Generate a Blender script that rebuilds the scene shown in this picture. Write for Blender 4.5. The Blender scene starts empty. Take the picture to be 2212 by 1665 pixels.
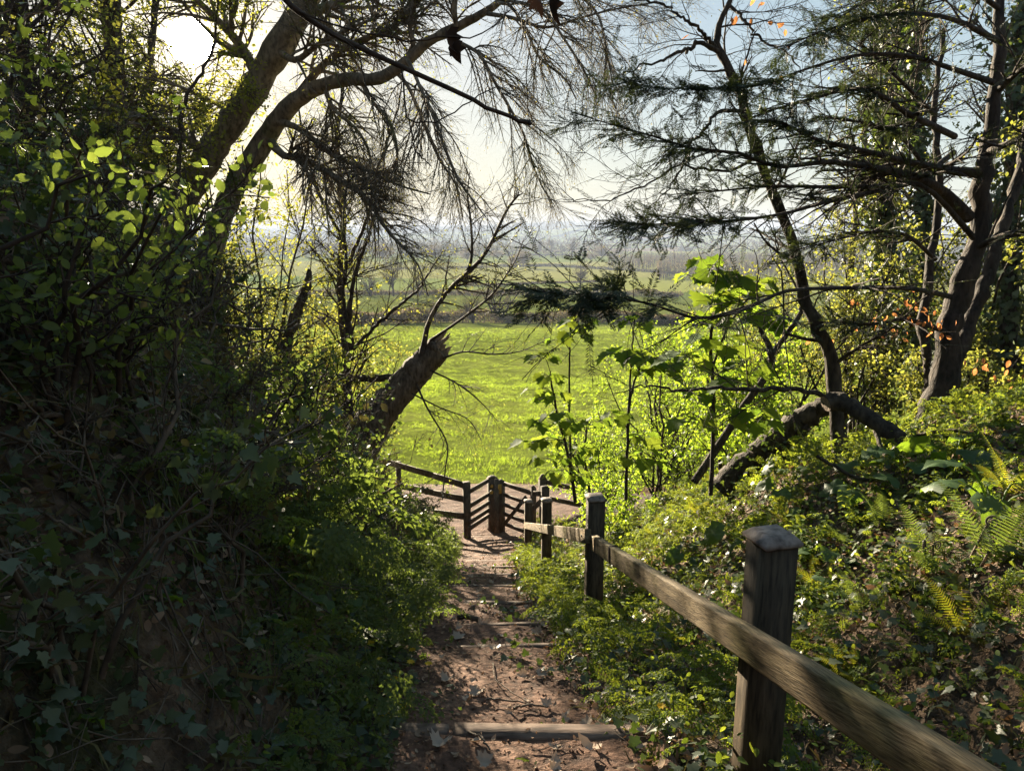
# Woodland steps going down to a kissing gate and a sunlit meadow, early spring, low sun.
import bpy, math, random
import numpy as np
from math import radians, sin, cos, pi
from mathutils import Vector

rng = np.random.default_rng(11)
random.seed(5)
sc = bpy.context.scene
COL = sc.collection

# ------------------------------------------------------------------ survey: bearings from the viewpoint -> metres
FO, CX, CY = 1580.0, 1106.0, 832.5
PITCH = radians(11.5)
cp, sp = cos(PITCH), sin(PITCH)


def P(u, v, d):
    xr, yr = (u - CX) / FO, (v - CY) / FO
    return np.array([xr * d, (cp - yr * sp) * d, (-sp - yr * cp) * d])


def proj(p):
    p = np.asarray(p, float)
    x, y, z = p[..., 0], p[..., 1], p[..., 2]
    dep = y * cp - z * sp
    dn = -y * sp - z * cp
    dep = np.where(dep < .05, .05, dep)
    return CX + FO * x / dep, CY + FO * dn / dep, dep


SUN_EL, SUN_AZ = radians(12.7), radians(-22.3)
SUN = np.array([sin(SUN_AZ) * cos(SUN_EL), cos(SUN_AZ) * cos(SUN_EL), sin(SUN_EL)])


def nrm(a):
    return a / np.maximum(np.linalg.norm(a, axis=-1, keepdims=True), 1e-9)


# ------------------------------------------------------------------ value noise
_T = rng.random((64, 64))


def vnoise(x, y):
    x = np.asarray(x, float); y = np.asarray(y, float)
    xi, yi = np.floor(x).astype(int), np.floor(y).astype(int)
    fx, fy = x - xi, y - yi
    fx = fx * fx * (3 - 2 * fx); fy = fy * fy * (3 - 2 * fy)
    a = _T[xi & 63, yi & 63]; b = _T[(xi + 1) & 63, yi & 63]
    c = _T[xi & 63, (yi + 1) & 63]; d = _T[(xi + 1) & 63, (yi + 1) & 63]
    return (a * (1 - fx) + b * fx) * (1 - fy) + (c * (1 - fx) + d * fx) * fy


def fbm(x, y, o=4):
    s, a, t = 0, .5, 0
    for i in range(o):
        s = s + a * vnoise(x * 2 ** i + 7.3 * i, y * 2 ** i + 3.1 * i); t += a; a *= .5
    return s / t


# ------------------------------------------------------------------ terrain
PY = [-30, -4, 0, 2.25, 5.6, 9.7, 12.8, 15, 20]
PZ = [11, -.2, -1.55, -2.0, -3.1, -4.7, -5.85, -6.4, -6.72]  # first height: unseen hillside behind the camera, raised to block low sky light
FY = [15, 19.5, 60, 150, 285, 420, 800, 1300, 2000, 2900, 3700, 4300, 7000]
FZ = [-6.4, -6.72, -10.2, -16.7, -21.3, -23, -24, -24.5, -17, 14, 40, 47, 10]


def smoothpath(y):
    return np.interp(y, PY, PZ)


def xc(y):
    return np.interp(y, [-6, 2.8, 4.25, 7.2, 10.6, 15, 20], [.1, .02, -.14, -.35, -.44, -.47, -.4])


def hw(y):
    return np.interp(y, [0, 2.8, 5.5, 10, 13, 15, 16.5, 19.5], [.62, .55, .48, .5, .6, .85, 2.0, 3.2])


STEPS = [1.35, 2.78, 4.22, 4.85, 5.85, 7.2, 8.45, 9.6, 10.7, 12.2, 14.6]
_ky, _kz = [-6.0], [float(smoothpath(-6)) + .02]
STEPZ = []
for _s in STEPS:
    _r = .17 if _s < 12 else .10
    zt = float(smoothpath(_s)) + _r * .5
    _ky += [_s, _s + .03]; _kz += [zt, zt - _r]; STEPZ.append((zt, _r))
_ky += [19.6, 22]; _kz += [-6.71, -6.9]


def pathz(y):
    return np.interp(y, _ky, _kz)


def fieldz(x, y):
    z = np.interp(y, FY, FZ)
    far = np.clip((y - 1200) / 1500, 0, 1)
    z = z + far * (95 * (fbm(x / 1100 + 5, y / 1700, 3) - .48) + 12 * np.sin(x / 700 + .8)) + far * np.clip(-x / 2600, -1, 1) * 9
    near = np.clip((y - 25) / 60, 0, 1) * np.clip((1200 - y) / 800, 0, 1)
    z = z + near * (1.6 * (fbm(x / 45, y / 45, 3) - .5))
    return z


def H(x, y):
    x = np.asarray(x, float); y = np.asarray(y, float)
    c, h = xc(y), np.minimum(hw(y), np.interp(y, [13, 17], [.6, 1.0]))
    base = np.where(y < 15, smoothpath(y), fieldz(x, np.maximum(y, 15)))
    dl = np.maximum((c - h) - x, 0); dr = np.maximum(x - (c + h), 0)
    jit = 1 + .35 * (fbm(x * .7 + 3, y * .7, 3) - .5)
    fl = np.interp(dl, [0, .22, .7, 1.4, 2.3, 4, 8, 20, 60], [0, .12, .78, 1.72, 2.05, 2.3, 3.2, 5, 6]) * jit
    fr = np.interp(dr, [0, .3, .75, 1.2, 2.4, 4, 8, 20, 60], [0, -.04, -.14, .08, 1.0, 1.65, 2.3, 4, 5]) * jit
    fl = fl * np.interp(y, [2, 5, 9], [1.35, 1.25, 1])
    al = np.interp(y, [-5, 11.5, 13.6, 16.5], [1, 1, .72, 0]); ar = np.interp(y, [-5, 10.5, 14, 17.5], [1, 1, .55, 0])
    al = al * al * (3 - 2 * al); ar = ar * ar * (3 - 2 * ar)
    z = base + fl * al + fr * ar
    off = np.clip((dl + dr) / .4, 0, 1) * np.clip((18 - y) / 3, 0, 1)
    z = z + off * (.42 * (fbm(x * 1.4, y * 1.4, 4) - .5) + .16 * (fbm(x * 5, y * 5, 3) - .5))
    z = z - np.clip((h + .02 - np.abs(x - c)) / .15, 0, 1) * np.clip((18.4 - y) / 1, 0, 1) * .22
    return z


def surf(x, y):
    """walkable surface: path where there is path, bank elsewhere"""
    return np.where((np.abs(x - xc(y)) < hw(y) + .08) & (y < 19.2), np.maximum(pathz(y), H(x, y)), H(x, y))


def hnormal(x, y, e=.08):
    return nrm(np.stack([surf(x - e, y) - surf(x + e, y), surf(x, y - e) - surf(x, y + e), np.full_like(x, 2 * e)], -1))


def ground_at(u, v, dmin=1.2, dmax=30):
    ds = np.linspace(dmin, dmax, 1500)
    pts = np.array([P(u, v, d) for d in (0., 1.)])
    pp = pts[0] + ds[:, None] * (pts[1] - pts[0])
    below = pp[:, 2] < surf(pp[:, 0], pp[:, 1])
    i = int(np.argmax(below)) if below.any() else len(ds) - 1
    x, y = pp[i, 0], pp[i, 1]
    return np.array([x, y, float(surf(x, y))])


# ------------------------------------------------------------------ mesh building
class MB:
    def __init__(s):
        s.v, s.f, s.n = [], {3: [], 4: []}, 0

    def add(s, v, faces):
        """v (N,3); faces: list of int arrays (M,3) or (M,4)"""
        v = np.asarray(v, float).reshape(-1, 3)
        for f in faces:
            f = np.asarray(f, int)
            if f.size:
                s.f[f.shape[1]].append(f + s.n)
        s.v.append(v); s.n += len(v)
        return s

    def poly(s, v):
        v = np.asarray(v, float)
        n = len(v)
        c = v.mean(0)
        s.add(np.vstack([v, c]), [np.array([[i, (i + 1) % n, n] for i in range(n)])])
        return s

    def box(s, c, size, yaw=0, R=None, bevel=0, top=None):
        c = np.asarray(c, float); a, b, h = np.asarray(size, float) / 2
        t = 1 if top is None else top
        q = np.array([[-a, -b, -h], [a, -b, -h], [a, b, -h], [-a, b, -h], [-a * t, -b * t, h], [a * t, -b * t, h], [a * t, b * t, h], [-a * t, b * t, h]])
        if R is None:
            cy_, sy_ = cos(yaw), sin(yaw)
            R = np.array([[cy_, -sy_, 0], [sy_, cy_, 0], [0, 0, 1]])
        s.add(q @ np.asarray(R).T + c, [np.array([[0, 3, 2, 1], [4, 5, 6, 7], [0, 1, 5, 4], [1, 2, 6, 5], [2, 3, 7, 6], [3, 0, 4, 7]])])
        return s

    def beam(s, p, q, w, h, up=(0, 0, 1), sag=0, seg=1):
        """rectangular bar from p to q, w across, h along up"""
        p = np.asarray(p, float); q = np.asarray(q, float)
        d = nrm(q - p); sd = nrm(np.cross(d, np.asarray(up, float))); u = np.cross(sd, d)
        rows = []
        for k in range(seg + 1):
            t = k / seg
            c = p + (q - p) * t - np.array([0, 0, sag * 4 * t * (1 - t)])
            j = (rng.random(8) - .5) * (.003 if seg > 1 else 0)
            bv = .06
            ring = [(-1, -1 + bv * 2), (-1 + bv, -1), (1 - bv, -1), (1, -1 + bv * 2), (1, 1 - bv * 2), (1 - bv, 1), (-1 + bv, 1), (-1, 1 - bv * 2)]
            rows.append([c + sd * (a * w / 2 + j[i]) + u * (b * h / 2 + j[i]) for i, (a, b) in enumerate(ring)])
        v = np.array(rows).reshape(-1, 3)
        f = []
        for k in range(seg):
            for i in range(8):
                f.append([k * 8 + i, k * 8 + (i + 1) % 8, (k + 1) * 8 + (i + 1) % 8, (k + 1) * 8 + i])
        caps = []
        for base, flip in ((0, 1), (seg * 8, 0)):
            for i in range(1, 7):
                t3 = [base, base + i, base + i + 1]
                caps.append(t3 if not flip else t3[::-1])
        s.add(v, [np.array(f), np.array(caps)])
        return s

    def build(s, name, mat, parent=None, smooth=False):
        me = bpy.data.meshes.new(name)
        v = np.vstack(s.v) if s.v else np.zeros((0, 3))
        tri = np.vstack(s.f[3]) if s.f[3] else np.zeros((0, 3), int)
        qd = np.vstack(s.f[4]) if s.f[4] else np.zeros((0, 4), int)
        org = np.zeros(3)
        if parent is not None:
            org = np.array(parent.get('org', (0, 0, 0)))
        v = v - org
        me.vertices.add(len(v)); me.vertices.foreach_set('co', v.astype(np.float32).ravel())
        nl = tri.size + qd.size
        me.loops.add(nl); me.loops.foreach_set('vertex_index', np.concatenate([tri.ravel(), qd.ravel()]).astype(np.int32))
        npoly = len(tri) + len(qd)
        me.polygons.add(npoly)
        st = np.concatenate([np.arange(len(tri)) * 3, tri.size + np.arange(len(qd)) * 4]).astype(np.int32)
        me.polygons.foreach_set('loop_start', st)
        me.polygons.foreach_set('loop_total', np.concatenate([np.full(len(tri), 3), np.full(len(qd), 4)]).astype(np.int32))
        if smooth:
            me.polygons.foreach_set('use_smooth', np.ones(npoly, bool))
        me.update(calc_edges=True)
        me.validate()
        me.materials.append(mat)
        o = bpy.data.objects.new(name, me)
        COL.objects.link(o)
        if parent is not None:
            o.parent = parent
            o['org'] = [float(c) for c in org]
        return o


def tag(o, label=None, cat=None, group=None, kind=None):
    if label: o['label'] = label
    if cat: o['category'] = cat
    if group: o['group'] = group
    if kind: o['kind'] = kind
    return o


def thing(name, label, cat, org=(0, 0, 0), group=None):
    o = bpy.data.objects.new(name, None)
    o.empty_display_size = .1
    COL.objects.link(o)
    o.location = [float(c) for c in org]
    o['org'] = [float(c) for c in org]
    return tag(o, label, cat, group)


def copy_thing(root, loc, rz=0., sc_=1., label=None, group=None, tilt=(0, 0)):
    def cp_(o, par):
        c = o.copy(); COL.objects.link(c)
        if par is not None: c.parent = par
        for ch in list(o.children): cp_(ch, c)
        return c
    r = cp_(root, None)
    r.location = [float(c) for c in loc]; r.rotation_euler = (tilt[0], tilt[1], rz); r.scale = (sc_,) * 3
    if label: r['label'] = label
    if group: r['group'] = group
    return r


# ------------------------------------------------------------------ tubes, branches, leaves
def spline(ctrl, n):
    """Catmull-Rom through (k,3|4) control points, n samples"""
    c = np.asarray(ctrl, float)
    c = np.vstack([2 * c[0] - c[1], c, 2 * c[-1] - c[-2]])
    m = len(c) - 3
    t = np.linspace(0, m - 1e-6, n)
    i = t.astype(int); f = (t - i)[:, None]
    p0, p1, p2, p3 = c[i], c[i + 1], c[i + 2], c[i + 3]
    return .5 * (2 * p1 + (p2 - p0) * f + (2 * p0 - 5 * p1 + 4 * p2 - p3) * f ** 2 + (3 * p1 - p0 - 3 * p2 + p3) * f ** 3)


def tubes(mb, pts, rad, sides=3, cap=False, rough=0.):
    """batch of polylines pts (N,K,3), rad (N,K)"""
    pts = np.asarray(pts, float); rad = np.asarray(rad, float)
    if pts.ndim == 2: pts, rad = pts[None], rad[None]
    N, K, _ = pts.shape
    if N == 0: return
    tan = np.empty_like(pts)
    tan[:, 1:-1] = pts[:, 2:] - pts[:, :-2]; tan[:, 0] = pts[:, 1] - pts[:, 0]; tan[:, -1] = pts[:, -1] - pts[:, -2]
    tan = nrm(tan)
    avg = np.abs(pts[:, -1] - pts[:, 0])
    ref = np.zeros((N, 3)); ref[np.arange(N), np.argmin(avg, 1)] = 1
    ref = np.repeat(ref[:, None], K, 1)
    a = nrm(np.cross(tan, ref)); b = np.cross(tan, a)
    th = np.arange(sides) * 2 * pi / sides
    rr = rad[:, :, None] * np.ones(sides)
    if rough: rr = rr * (1 + rough * (rng.random((N, K, sides)) - .5))
    v = pts[:, :, None] + rr[..., None] * (np.cos(th)[:, None] * a[:, :, None] + np.sin(th)[:, None] * b[:, :, None])
    base = (np.arange(N) * K * sides)[:, None, None]
    k = np.arange(K - 1)[None, :, None] * sides
    s_ = np.arange(sides)[None, None]; s2 = (s_ + 1) % sides
    q = np.stack([base + k + s_, base + k + s2, base + k + sides + s2, base + k + sides + s_], -1).reshape(-1, 4)
    fs = [q]
    if cap:
        tr = []
        for n in range(N):
            o = n * K * sides + (K - 1) * sides
            tr += [[o, o + i, o + i + 1] for i in range(1, sides - 1)]
        fs.append(np.array(tr))
    mb.add(v.reshape(-1, 3), fs)


def grow(pts, rad, n, t=(.1, 1), ang=(30, 60), length=(.3, .6), K=5, wig=.12, grav=0., ratio=.5, rmax=9, rmin=.0012, flat=1., lenfall=.4, tip=.35, bias=None):
    """n side shoots on the polylines pts (N,K0,3)"""
    N, K0 = pts.shape[:2]
    L = np.linalg.norm(np.diff(pts, axis=1), axis=2).sum(1)
    idx = rng.choice(N, n, p=L / L.sum())
    tt = rng.uniform(t[0], t[1], n)
    s = tt * (K0 - 1); i = np.minimum(s.astype(int), K0 - 2); f = (s - i)[:, None]
    p = pts[idx, i] * (1 - f) + pts[idx, i + 1] * f
    d = nrm(pts[idx, i + 1] - pts[idx, i])
    r = rad[idx, i] * (1 - f[:, 0]) + rad[idx, i + 1] * f[:, 0]
    q = nrm(np.cross(d, rng.normal(size=(n, 3))))
    if flat < 1:
        q[:, 2] *= flat; q = nrm(q)
    a = np.radians(rng.uniform(ang[0], ang[1], n))[:, None]
    d = nrm(np.cos(a) * d + np.sin(a) * q)
    if bias is not None: d = nrm(d + np.asarray(bias))
    ln = rng.uniform(length[0], length[1], n) * (1 - lenfall * tt)
    st = (ln / (K - 1))[:, None]
    out = np.empty((n, K, 3)); out[:, 0] = p
    for k in range(1, K):
        out[:, k] = out[:, k - 1] + d * st
        d = d + wig * rng.normal(size=(n, 3)); d[:, 2] -= grav
        d = nrm(d)
    r0 = np.clip(r * ratio, rmin, rmax)
    rd = r0[:, None] * np.linspace(1, tip, K)[None]
    return out, np.maximum(rd, rmin * .7)


def frames(d, up):
    y = nrm(d); x = nrm(np.cross(y, up)); z = np.cross(x, y)
    return np.stack([x, y, z], -1)


def place(mb, tv, tf, pos, R, s):
    """instances of template (tv, [tf...]) merged into mb"""
    n, m = len(pos), len(tv)
    if n == 0: return
    s = np.asarray(s, float)
    if s.ndim == 1: s = s[:, None]
    v = np.einsum('nij,nmj->nmi', R, tv[None] * s[:, None, :]) + pos[:, None]
    off = (np.arange(n) * m)[:, None, None]
    mb.add(v.reshape(-1, 3), [(f[None] + off).reshape(-1, f.shape[1]) for f in tf])


def rand_unit(n, zs=1.):
    a = rng.normal(size=(n, 3)); a[:, 2] *= zs
    return nrm(a)


def along(pts, n, t=(0, 1)):
    N, K = pts.shape[:2]
    idx = rng.integers(0, N, n); s = rng.uniform(t[0], t[1], n) * (K - 1) * .999
    i = s.astype(int); f = (s - i)[:, None]
    return pts[idx, i] * (1 - f) + pts[idx, i + 1] * f, nrm(pts[idx, i + 1] - pts[idx, i])


def fan(outline, cen, droop=0., fold=0.):
    o = np.asarray(outline, float)
    v = np.zeros((len(o) + 1, 3)); v[:-1, :2] = o; v[-1, :2] = cen
    r2 = (v[:, 0] ** 2 + (v[:, 1] - cen[1]) ** 2)
    v[:, 2] = -droop * r2 + fold * np.abs(v[:, 0])
    n = len(o)
    return v, [np.array([[i, (i + 1) % n, n] for i in range(n)])]


# leaf shapes, base at origin, pointing +y, length 1
LEAF2 = (np.array([[0, 0, 0], [-.32, .45, .1], [0, 1, -.06], [.32, .45, .1]], float), [np.array([[0, 2, 1], [0, 3, 2]])])
OVAL = (np.array([[0, 0, 0], [-.24, .22, .06], [-.3, .52, .07], [-.16, .82, 0], [0, 1, -.08], [.16, .82, 0], [.3, .52, .07], [.24, .22, .06], [0, .5, 0]], float),
        [np.array([[i, 8, (i + 1) % 8][::-1] for i in range(8)])])


def _sym(half):
    return half + [(-x, y) for x, y in half[::-1] if abs(x) > 1e-6]


SYC = fan(_sym([(0, .0), (.14, -.02), (.36, -.1), (.34, .06), (.62, .18), (.5, .3), (.56, .42), (.36, .46), (.48, .7), (.3, .68), (.18, .74), (.12, .86), (0, 1.08)]), (0, .28), droop=.35, fold=.1)
IVY = fan(_sym([(0, .05), (.18, -.08), (.44, .05), (.36, .22), (.5, .42), (.26, .5), (.16, .72), (0, 1.0)]), (0, .3), droop=.15, fold=.12)
HEART = fan(_sym([(0, .06), (.12, -.07), (.3, -.06), (.42, .08), (.47, .26), (.43, .45), (.36, .6), (.28, .74), (.16, .88), (0, 1.02)]), (0, .36), droop=.25, fold=.16)
BEECH = fan(_sym([(0, 0), (.16, .14), (.26, .36), (.25, .58), (.15, .82), (0, 1.02)]), (0, .45), droop=.1, fold=.12)


def curl(tmpl, amt):
    v = tmpl[0].copy(); v[:, 2] += amt * (v[:, 0] ** 2 * 1.6 + (v[:, 1] - .4) ** 2)
    return v, tmpl[1]


def ripple(tmpl, a=.05, seed=3):
    r = np.random.default_rng(seed); v = tmpl[0].copy(); v[:-1, 2] += a * (r.random(len(v) - 1) - .5) * 2
    return v, tmpl[1]


def pinnate(n=13, w=.42, teeth=3, rise=.0):
    """fern frond / feathered leaf, length 1 along +y, arching down at the tip"""
    V, T = [], []
    for k in range(n):
        t = .10 + .89 * k / (n - 1)
        L = w * min(1, .45 + 2.6 * (t - .1)) * (1 - max(0, t - .25) ** 1.3 * 1.18) + .012
        for sg in (-1, 1):
            b = np.array([0, t, 0]); wd = .026 * (1 - .35 * t) * 13 / n
            d = np.array([sg * .92, .38, -.12])
            p = [b + np.array([0, -wd, 0]), b + np.array([0, wd, 0])]
            o = len(V); V += p
            for j in range(1, teeth + 1):
                f = j / teeth
                c = b + d * L * f + np.array([0, 0, -.08 * L * f * f])
                ww = wd * (1 - f * .85) * (1.25 if j % 2 else .9)
                if j < teeth:
                    V += [c + np.array([0, -ww, 0]), c + np.array([0, ww, 0])]
                    q = o + 2 * (j - 1)
                    T += [[q, q + 2, q + 3], [q, q + 3, q + 1]]
                else:
                    V += [c]
                    q = o + 2 * (j - 1)
                    T += [[q, q + 2, q + 1]]
    V = np.array(V)
    y = V[:, 1].copy(); V[:, 2] += rise * y - .38 * y ** 2
    V[:, 1] = y * (1 - .12 * y)
    return V, [np.array(T)]


def compound(seed=1, n=5):
    """cow-parsley style leaf: pinnate of pinnates"""
    r = np.random.default_rng(seed)
    V, T = [], []
    for k in range(n):
        t = .25 + .72 * k / (n - 1)
        for sg in ((-1, 1) if k < n - 1 else (0,)):
            L = .5 * (1.05 - t) + .1
            d = np.array([sg * .85, .5 if sg else 1, 0]); d /= np.linalg.norm(d)
            b = np.array([0, t, 0.])
            m = 4
            for j in range(m):
                s = (j + .7) / m
                c = b + d * L * s + np.array([0, 0, -.12 * s * s])
                for q in ((-1, 1) if j < m - 1 else (0,)):
                    e = np.array([-d[1] * q, d[0] * q, 0]) * .8 + d * .6
                    e /= np.linalg.norm(e)
                    l = L * .36 * (1.15 - s * .6)
                    sd = np.array([-e[1], e[0], 0]) * l * .34
                    o = len(V)
                    V += [c, c + e * l * .5 + sd + [0, 0, .02], c + e * l + [0, 0, -.03], c + e * l * .5 - sd + [0, 0, .02]]
                    T += [[o, o + 2, o + 1], [o, o + 3, o + 2]]
    V = np.array(V); V[:, 2] -= .3 * V[:, 1] ** 2
    V[:, 2] += .02 * r.normal(size=len(V))
    return V, [np.array(T)]


# ------------------------------------------------------------------ materials
def new_mat(name):
    m = bpy.data.materials.new(name); m.use_nodes = True
    nt = m.node_tree; nt.nodes.clear()
    out = nt.nodes.new('ShaderNodeOutputMaterial')
    return m, nt, out


def nd(nt, typ, **kw):
    n = nt.nodes.new(typ)
    for k, v in kw.items():
        if k.startswith('i_'): n.inputs[k[2:].replace('_', ' ')].default_value = v
        else: setattr(n, k, v)
    return n


def ramp(nt, stops, interp='LINEAR'):
    r = nt.nodes.new('ShaderNodeValToRGB'); e = r.color_ramp; e.interpolation = interp
    while len(e.elements) < len(stops): e.elements.new(.5)
    for el, (p, c) in zip(e.elements, stops):
        el.position = p; el.color = tuple(c) + (1,)
    return r


def mat_leaf(name, cols, trans, tf=.5, rough=.42, spec=.4):
    rough, spec = min(.75, rough + .14), spec * .62
    """leaf: tinted per leaf, thin translucent"""
    m, nt, out = new_mat(name); L = nt.links.new
    g = nd(nt, 'ShaderNodeNewGeometry')
    k = len(cols)
    r1 = ramp(nt, [(i / max(1, k - 1), c) for i, c in enumerate(cols)]); L(g.outputs['Random Per Island'], r1.inputs[0])
    r2 = ramp(nt, [(i / max(1, len(trans) - 1), c) for i, c in enumerate(trans)]); L(g.outputs['Random Per Island'], r2.inputs[0])
    b = nd(nt, 'ShaderNodeBsdfPrincipled'); b.inputs['Roughness'].default_value = rough
    b.inputs['Specular IOR Level'].default_value = spec
    t = nd(nt, 'ShaderNodeBsdfTranslucent')
    mx = nd(nt, 'ShaderNodeMixShader'); mx.inputs[0].default_value = tf
    L(r1.outputs[0], b.inputs['Base Color']); L(r2.outputs[0], t.inputs[0])
    L(b.outputs[0], mx.inputs[1]); L(t.outputs[0], mx.inputs[2]); L(mx.outputs[0], out.inputs[0])
    return m


def mat_rough(name, stops, scale=4., rough=.85, bump=.4, stretch=(1, 1, 1), detail=6., spec=.25, bscale=None, moss=None, moss_amt=.5, dist=.02, slope=None):
    """earth, bark, stone: noise-coloured and bumped; optional moss patches"""
    m, nt, out = new_mat(name); L = nt.links.new
    tc = nd(nt, 'ShaderNodeTexCoord'); mp = nd(nt, 'ShaderNodeMapping'); mp.inputs['Scale'].default_value = stretch
    if slope is not None:
        mp.vector_type = 'TEXTURE'; mp.inputs['Rotation'].default_value = (slope, 0, 0); mp.inputs['Scale'].default_value = [1 / k for k in stretch]
    L(tc.outputs['Object'], mp.inputs[0])
    n1 = nd(nt, 'ShaderNodeTexNoise'); n1.inputs['Scale'].default_value = scale; n1.inputs['Detail'].default_value = detail; n1.inputs['Roughness'].default_value = .62
    L(mp.outputs[0], n1.inputs[0])
    r = ramp(nt, stops); L(n1.outputs[0], r.inputs[0])
    col = r.outputs[0]
    if moss is not None:
        n3 = nd(nt, 'ShaderNodeTexNoise'); n3.inputs['Scale'].default_value = 1.3; n3.inputs['Detail'].default_value = 5.
        L(tc.outputs['Object'], n3.inputs[0])
        r3 = ramp(nt, [(moss_amt, (0, 0, 0)), (moss_amt + .12, (1, 1, 1))]); L(n3.outputs[0], r3.inputs[0])
        mx = nd(nt, 'ShaderNodeMix', data_type='RGBA'); L(r3.outputs[0], mx.inputs[0]); L(col, mx.inputs[6]); mx.inputs[7].default_value = tuple(moss) + (1,)
        col = mx.outputs[2]
    b = nd(nt, 'ShaderNodeBsdfPrincipled'); b.inputs['Roughness'].default_value = rough; b.inputs['Specular IOR Level'].default_value = spec
    n2 = nd(nt, 'ShaderNodeTexNoise'); n2.inputs['Scale'].default_value = bscale or scale * 3; n2.inputs['Detail'].default_value = 8.
    L(mp.outputs[0], n2.inputs[0])
    bp = nd(nt, 'ShaderNodeBump'); bp.inputs['Strength'].default_value = bump; bp.inputs['Distance'].default_value = dist
    L(n2.outputs[0], bp.inputs['Height']); L(bp.outputs[0], b.inputs['Normal'])
    rs = ramp(nt, [(.34, (.45, .45, .45)), (.52, (1, 1, 1)), (.7, (1.25, 1.25, 1.25))]); L(n2.outputs[0], rs.inputs[0])
    ms = nd(nt, 'ShaderNodeMix', data_type='RGBA', blend_type='MULTIPLY'); ms.inputs[0].default_value = 1; L(col, ms.inputs[6]); L(rs.outputs[0], ms.inputs[7]); col = ms.outputs[2]
    L(col, b.inputs['Base Color']); L(b.outputs[0], out.inputs[0])
    return m


def mat_plain(name, c, rough=.7):
    m, nt, out = new_mat(name)
    n = nd(nt, 'ShaderNodeTexNoise'); n.inputs['Scale'].default_value = 30.
    r = ramp(nt, [(.3, [x * .75 for x in c]), (.7, c)]); nt.links.new(n.outputs[0], r.inputs[0])
    b = nd(nt, 'ShaderNodeBsdfPrincipled'); b.inputs['Roughness'].default_value = rough
    nt.links.new(r.outputs[0], b.inputs[0]); nt.links.new(b.outputs[0], out.inputs[0])
    return m


M = {}
M['soil'] = mat_rough('bank_soil', [(.3, (.045, .03, .02)), (.5, (.105, .07, .044)), (.7, (.19, .125, .08))], 5, .95, 1., moss=(.055, .052, .02), moss_amt=.56, dist=.09)
M['path'] = mat_rough('path_earth', [(.28, (.062, .031, .019)), (.5, (.13, .070, .044)), (.72, (.22, .13, .087))], 3.2, .95, .7, bscale=26, dist=.025)
M['beech'] = mat_rough('beech_bark', [(.3, (.09, .075, .055)), (.5, (.16, .135, .10)), (.75, (.27, .235, .18))], 7, .85, .5, stretch=(1, 1, .5), moss=(.10, .11, .04), moss_amt=.55)
M['bark'] = mat_rough('dark_bark', [(.3, (.022, .017, .012)), (.5, (.05, .038, .026)), (.75, (.10, .078, .055))], 9, .9, .8, stretch=(1, 1, .35), dist=.03)
M['yew'] = mat_rough('yew_bark', [(.3, (.016, .011, .008)), (.5, (.034, .024, .017)), (.75, (.07, .05, .035))], 8, .85, .8, stretch=(1, 1, .25), dist=.03)
M['twig'] = mat_rough('twig_bark', [(.3, (.025, .018, .013)), (.7, (.07, .05, .036))], 6, .8, .1)
M['haze_twig'] = mat_rough('pale_twig_bark', [(.3, (.06, .045, .03)), (.7, (.14, .105, .075))], 6, .8, .1)
M['dead'] = mat_rough('dead_wood', [(.3, (.06, .042, .027)), (.5, (.13, .098, .068)), (.75, (.26, .20, .15))], 6, .85, .7, stretch=(3, 3, .4), dist=.02)
M['stump'] = mat_rough('weathered_bark', [(.3, (.05, .037, .026)), (.5, (.11, .083, .06)), (.75, (.20, .16, .12))], 7, .9, .9, stretch=(1.2, 1.2, .4), dist=.03)
M['cutwood'] = mat_rough('broken_wood', [(.3, (.17, .12, .09)), (.7, (.40, .31, .24))], 9, .85, .7, stretch=(3, 3, .5))
M['rail'] = mat_rough('rail_timber', [(.3, (.075, .052, .026)), (.5, (.16, .115, .06)), (.7, (.27, .205, .118))], 5, .8, .6, stretch=(7, .35, 7), slope=radians(-19), bscale=30, moss=(.17, .145, .05), moss_amt=.54, dist=.006)
M['post'] = mat_rough('post_timber', [(.25, (.03, .022, .014)), (.5, (.065, .047, .028)), (.75, (.12, .09, .055))], 3, .8, .4, stretch=(5, 5, .7), bscale=14, dist=.006)
M['cap'] = mat_rough('toplit_cap_timber', [(.3, (.13, .10, .08)), (.5, (.22, .175, .145)), (.7, (.32, .27, .23))], 8, .8, .5, bscale=30, dist=.005)  # paler than the post timber: light falling on the tops put into the colour
M['gate'] = mat_rough('gate_timber', [(.25, (.045, .035, .025)), (.5, (.09, .07, .05)), (.75, (.16, .128, .095))], 4, .85, .4, stretch=(4, 4, 1), dist=.006)
M['sleeper'] = mat_rough('step_timber', [(.25, (.06, .04, .029)), (.5, (.12, .082, .06)), (.75, (.20, .145, .108))], 3, .85, .5, stretch=(1, 5, 5), dist=.008)
M['yellow'] = mat_plain('yellow_plastic', (.62, .40, .06), .5)
M['ink'] = mat_plain('dark_lettering', (.03, .028, .022), .7)
M['disc'] = mat_plain('dark_disc', (.05, .042, .03), .6)
M['iron'] = mat_plain('dark_iron', (.04, .036, .032), .5)

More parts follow.
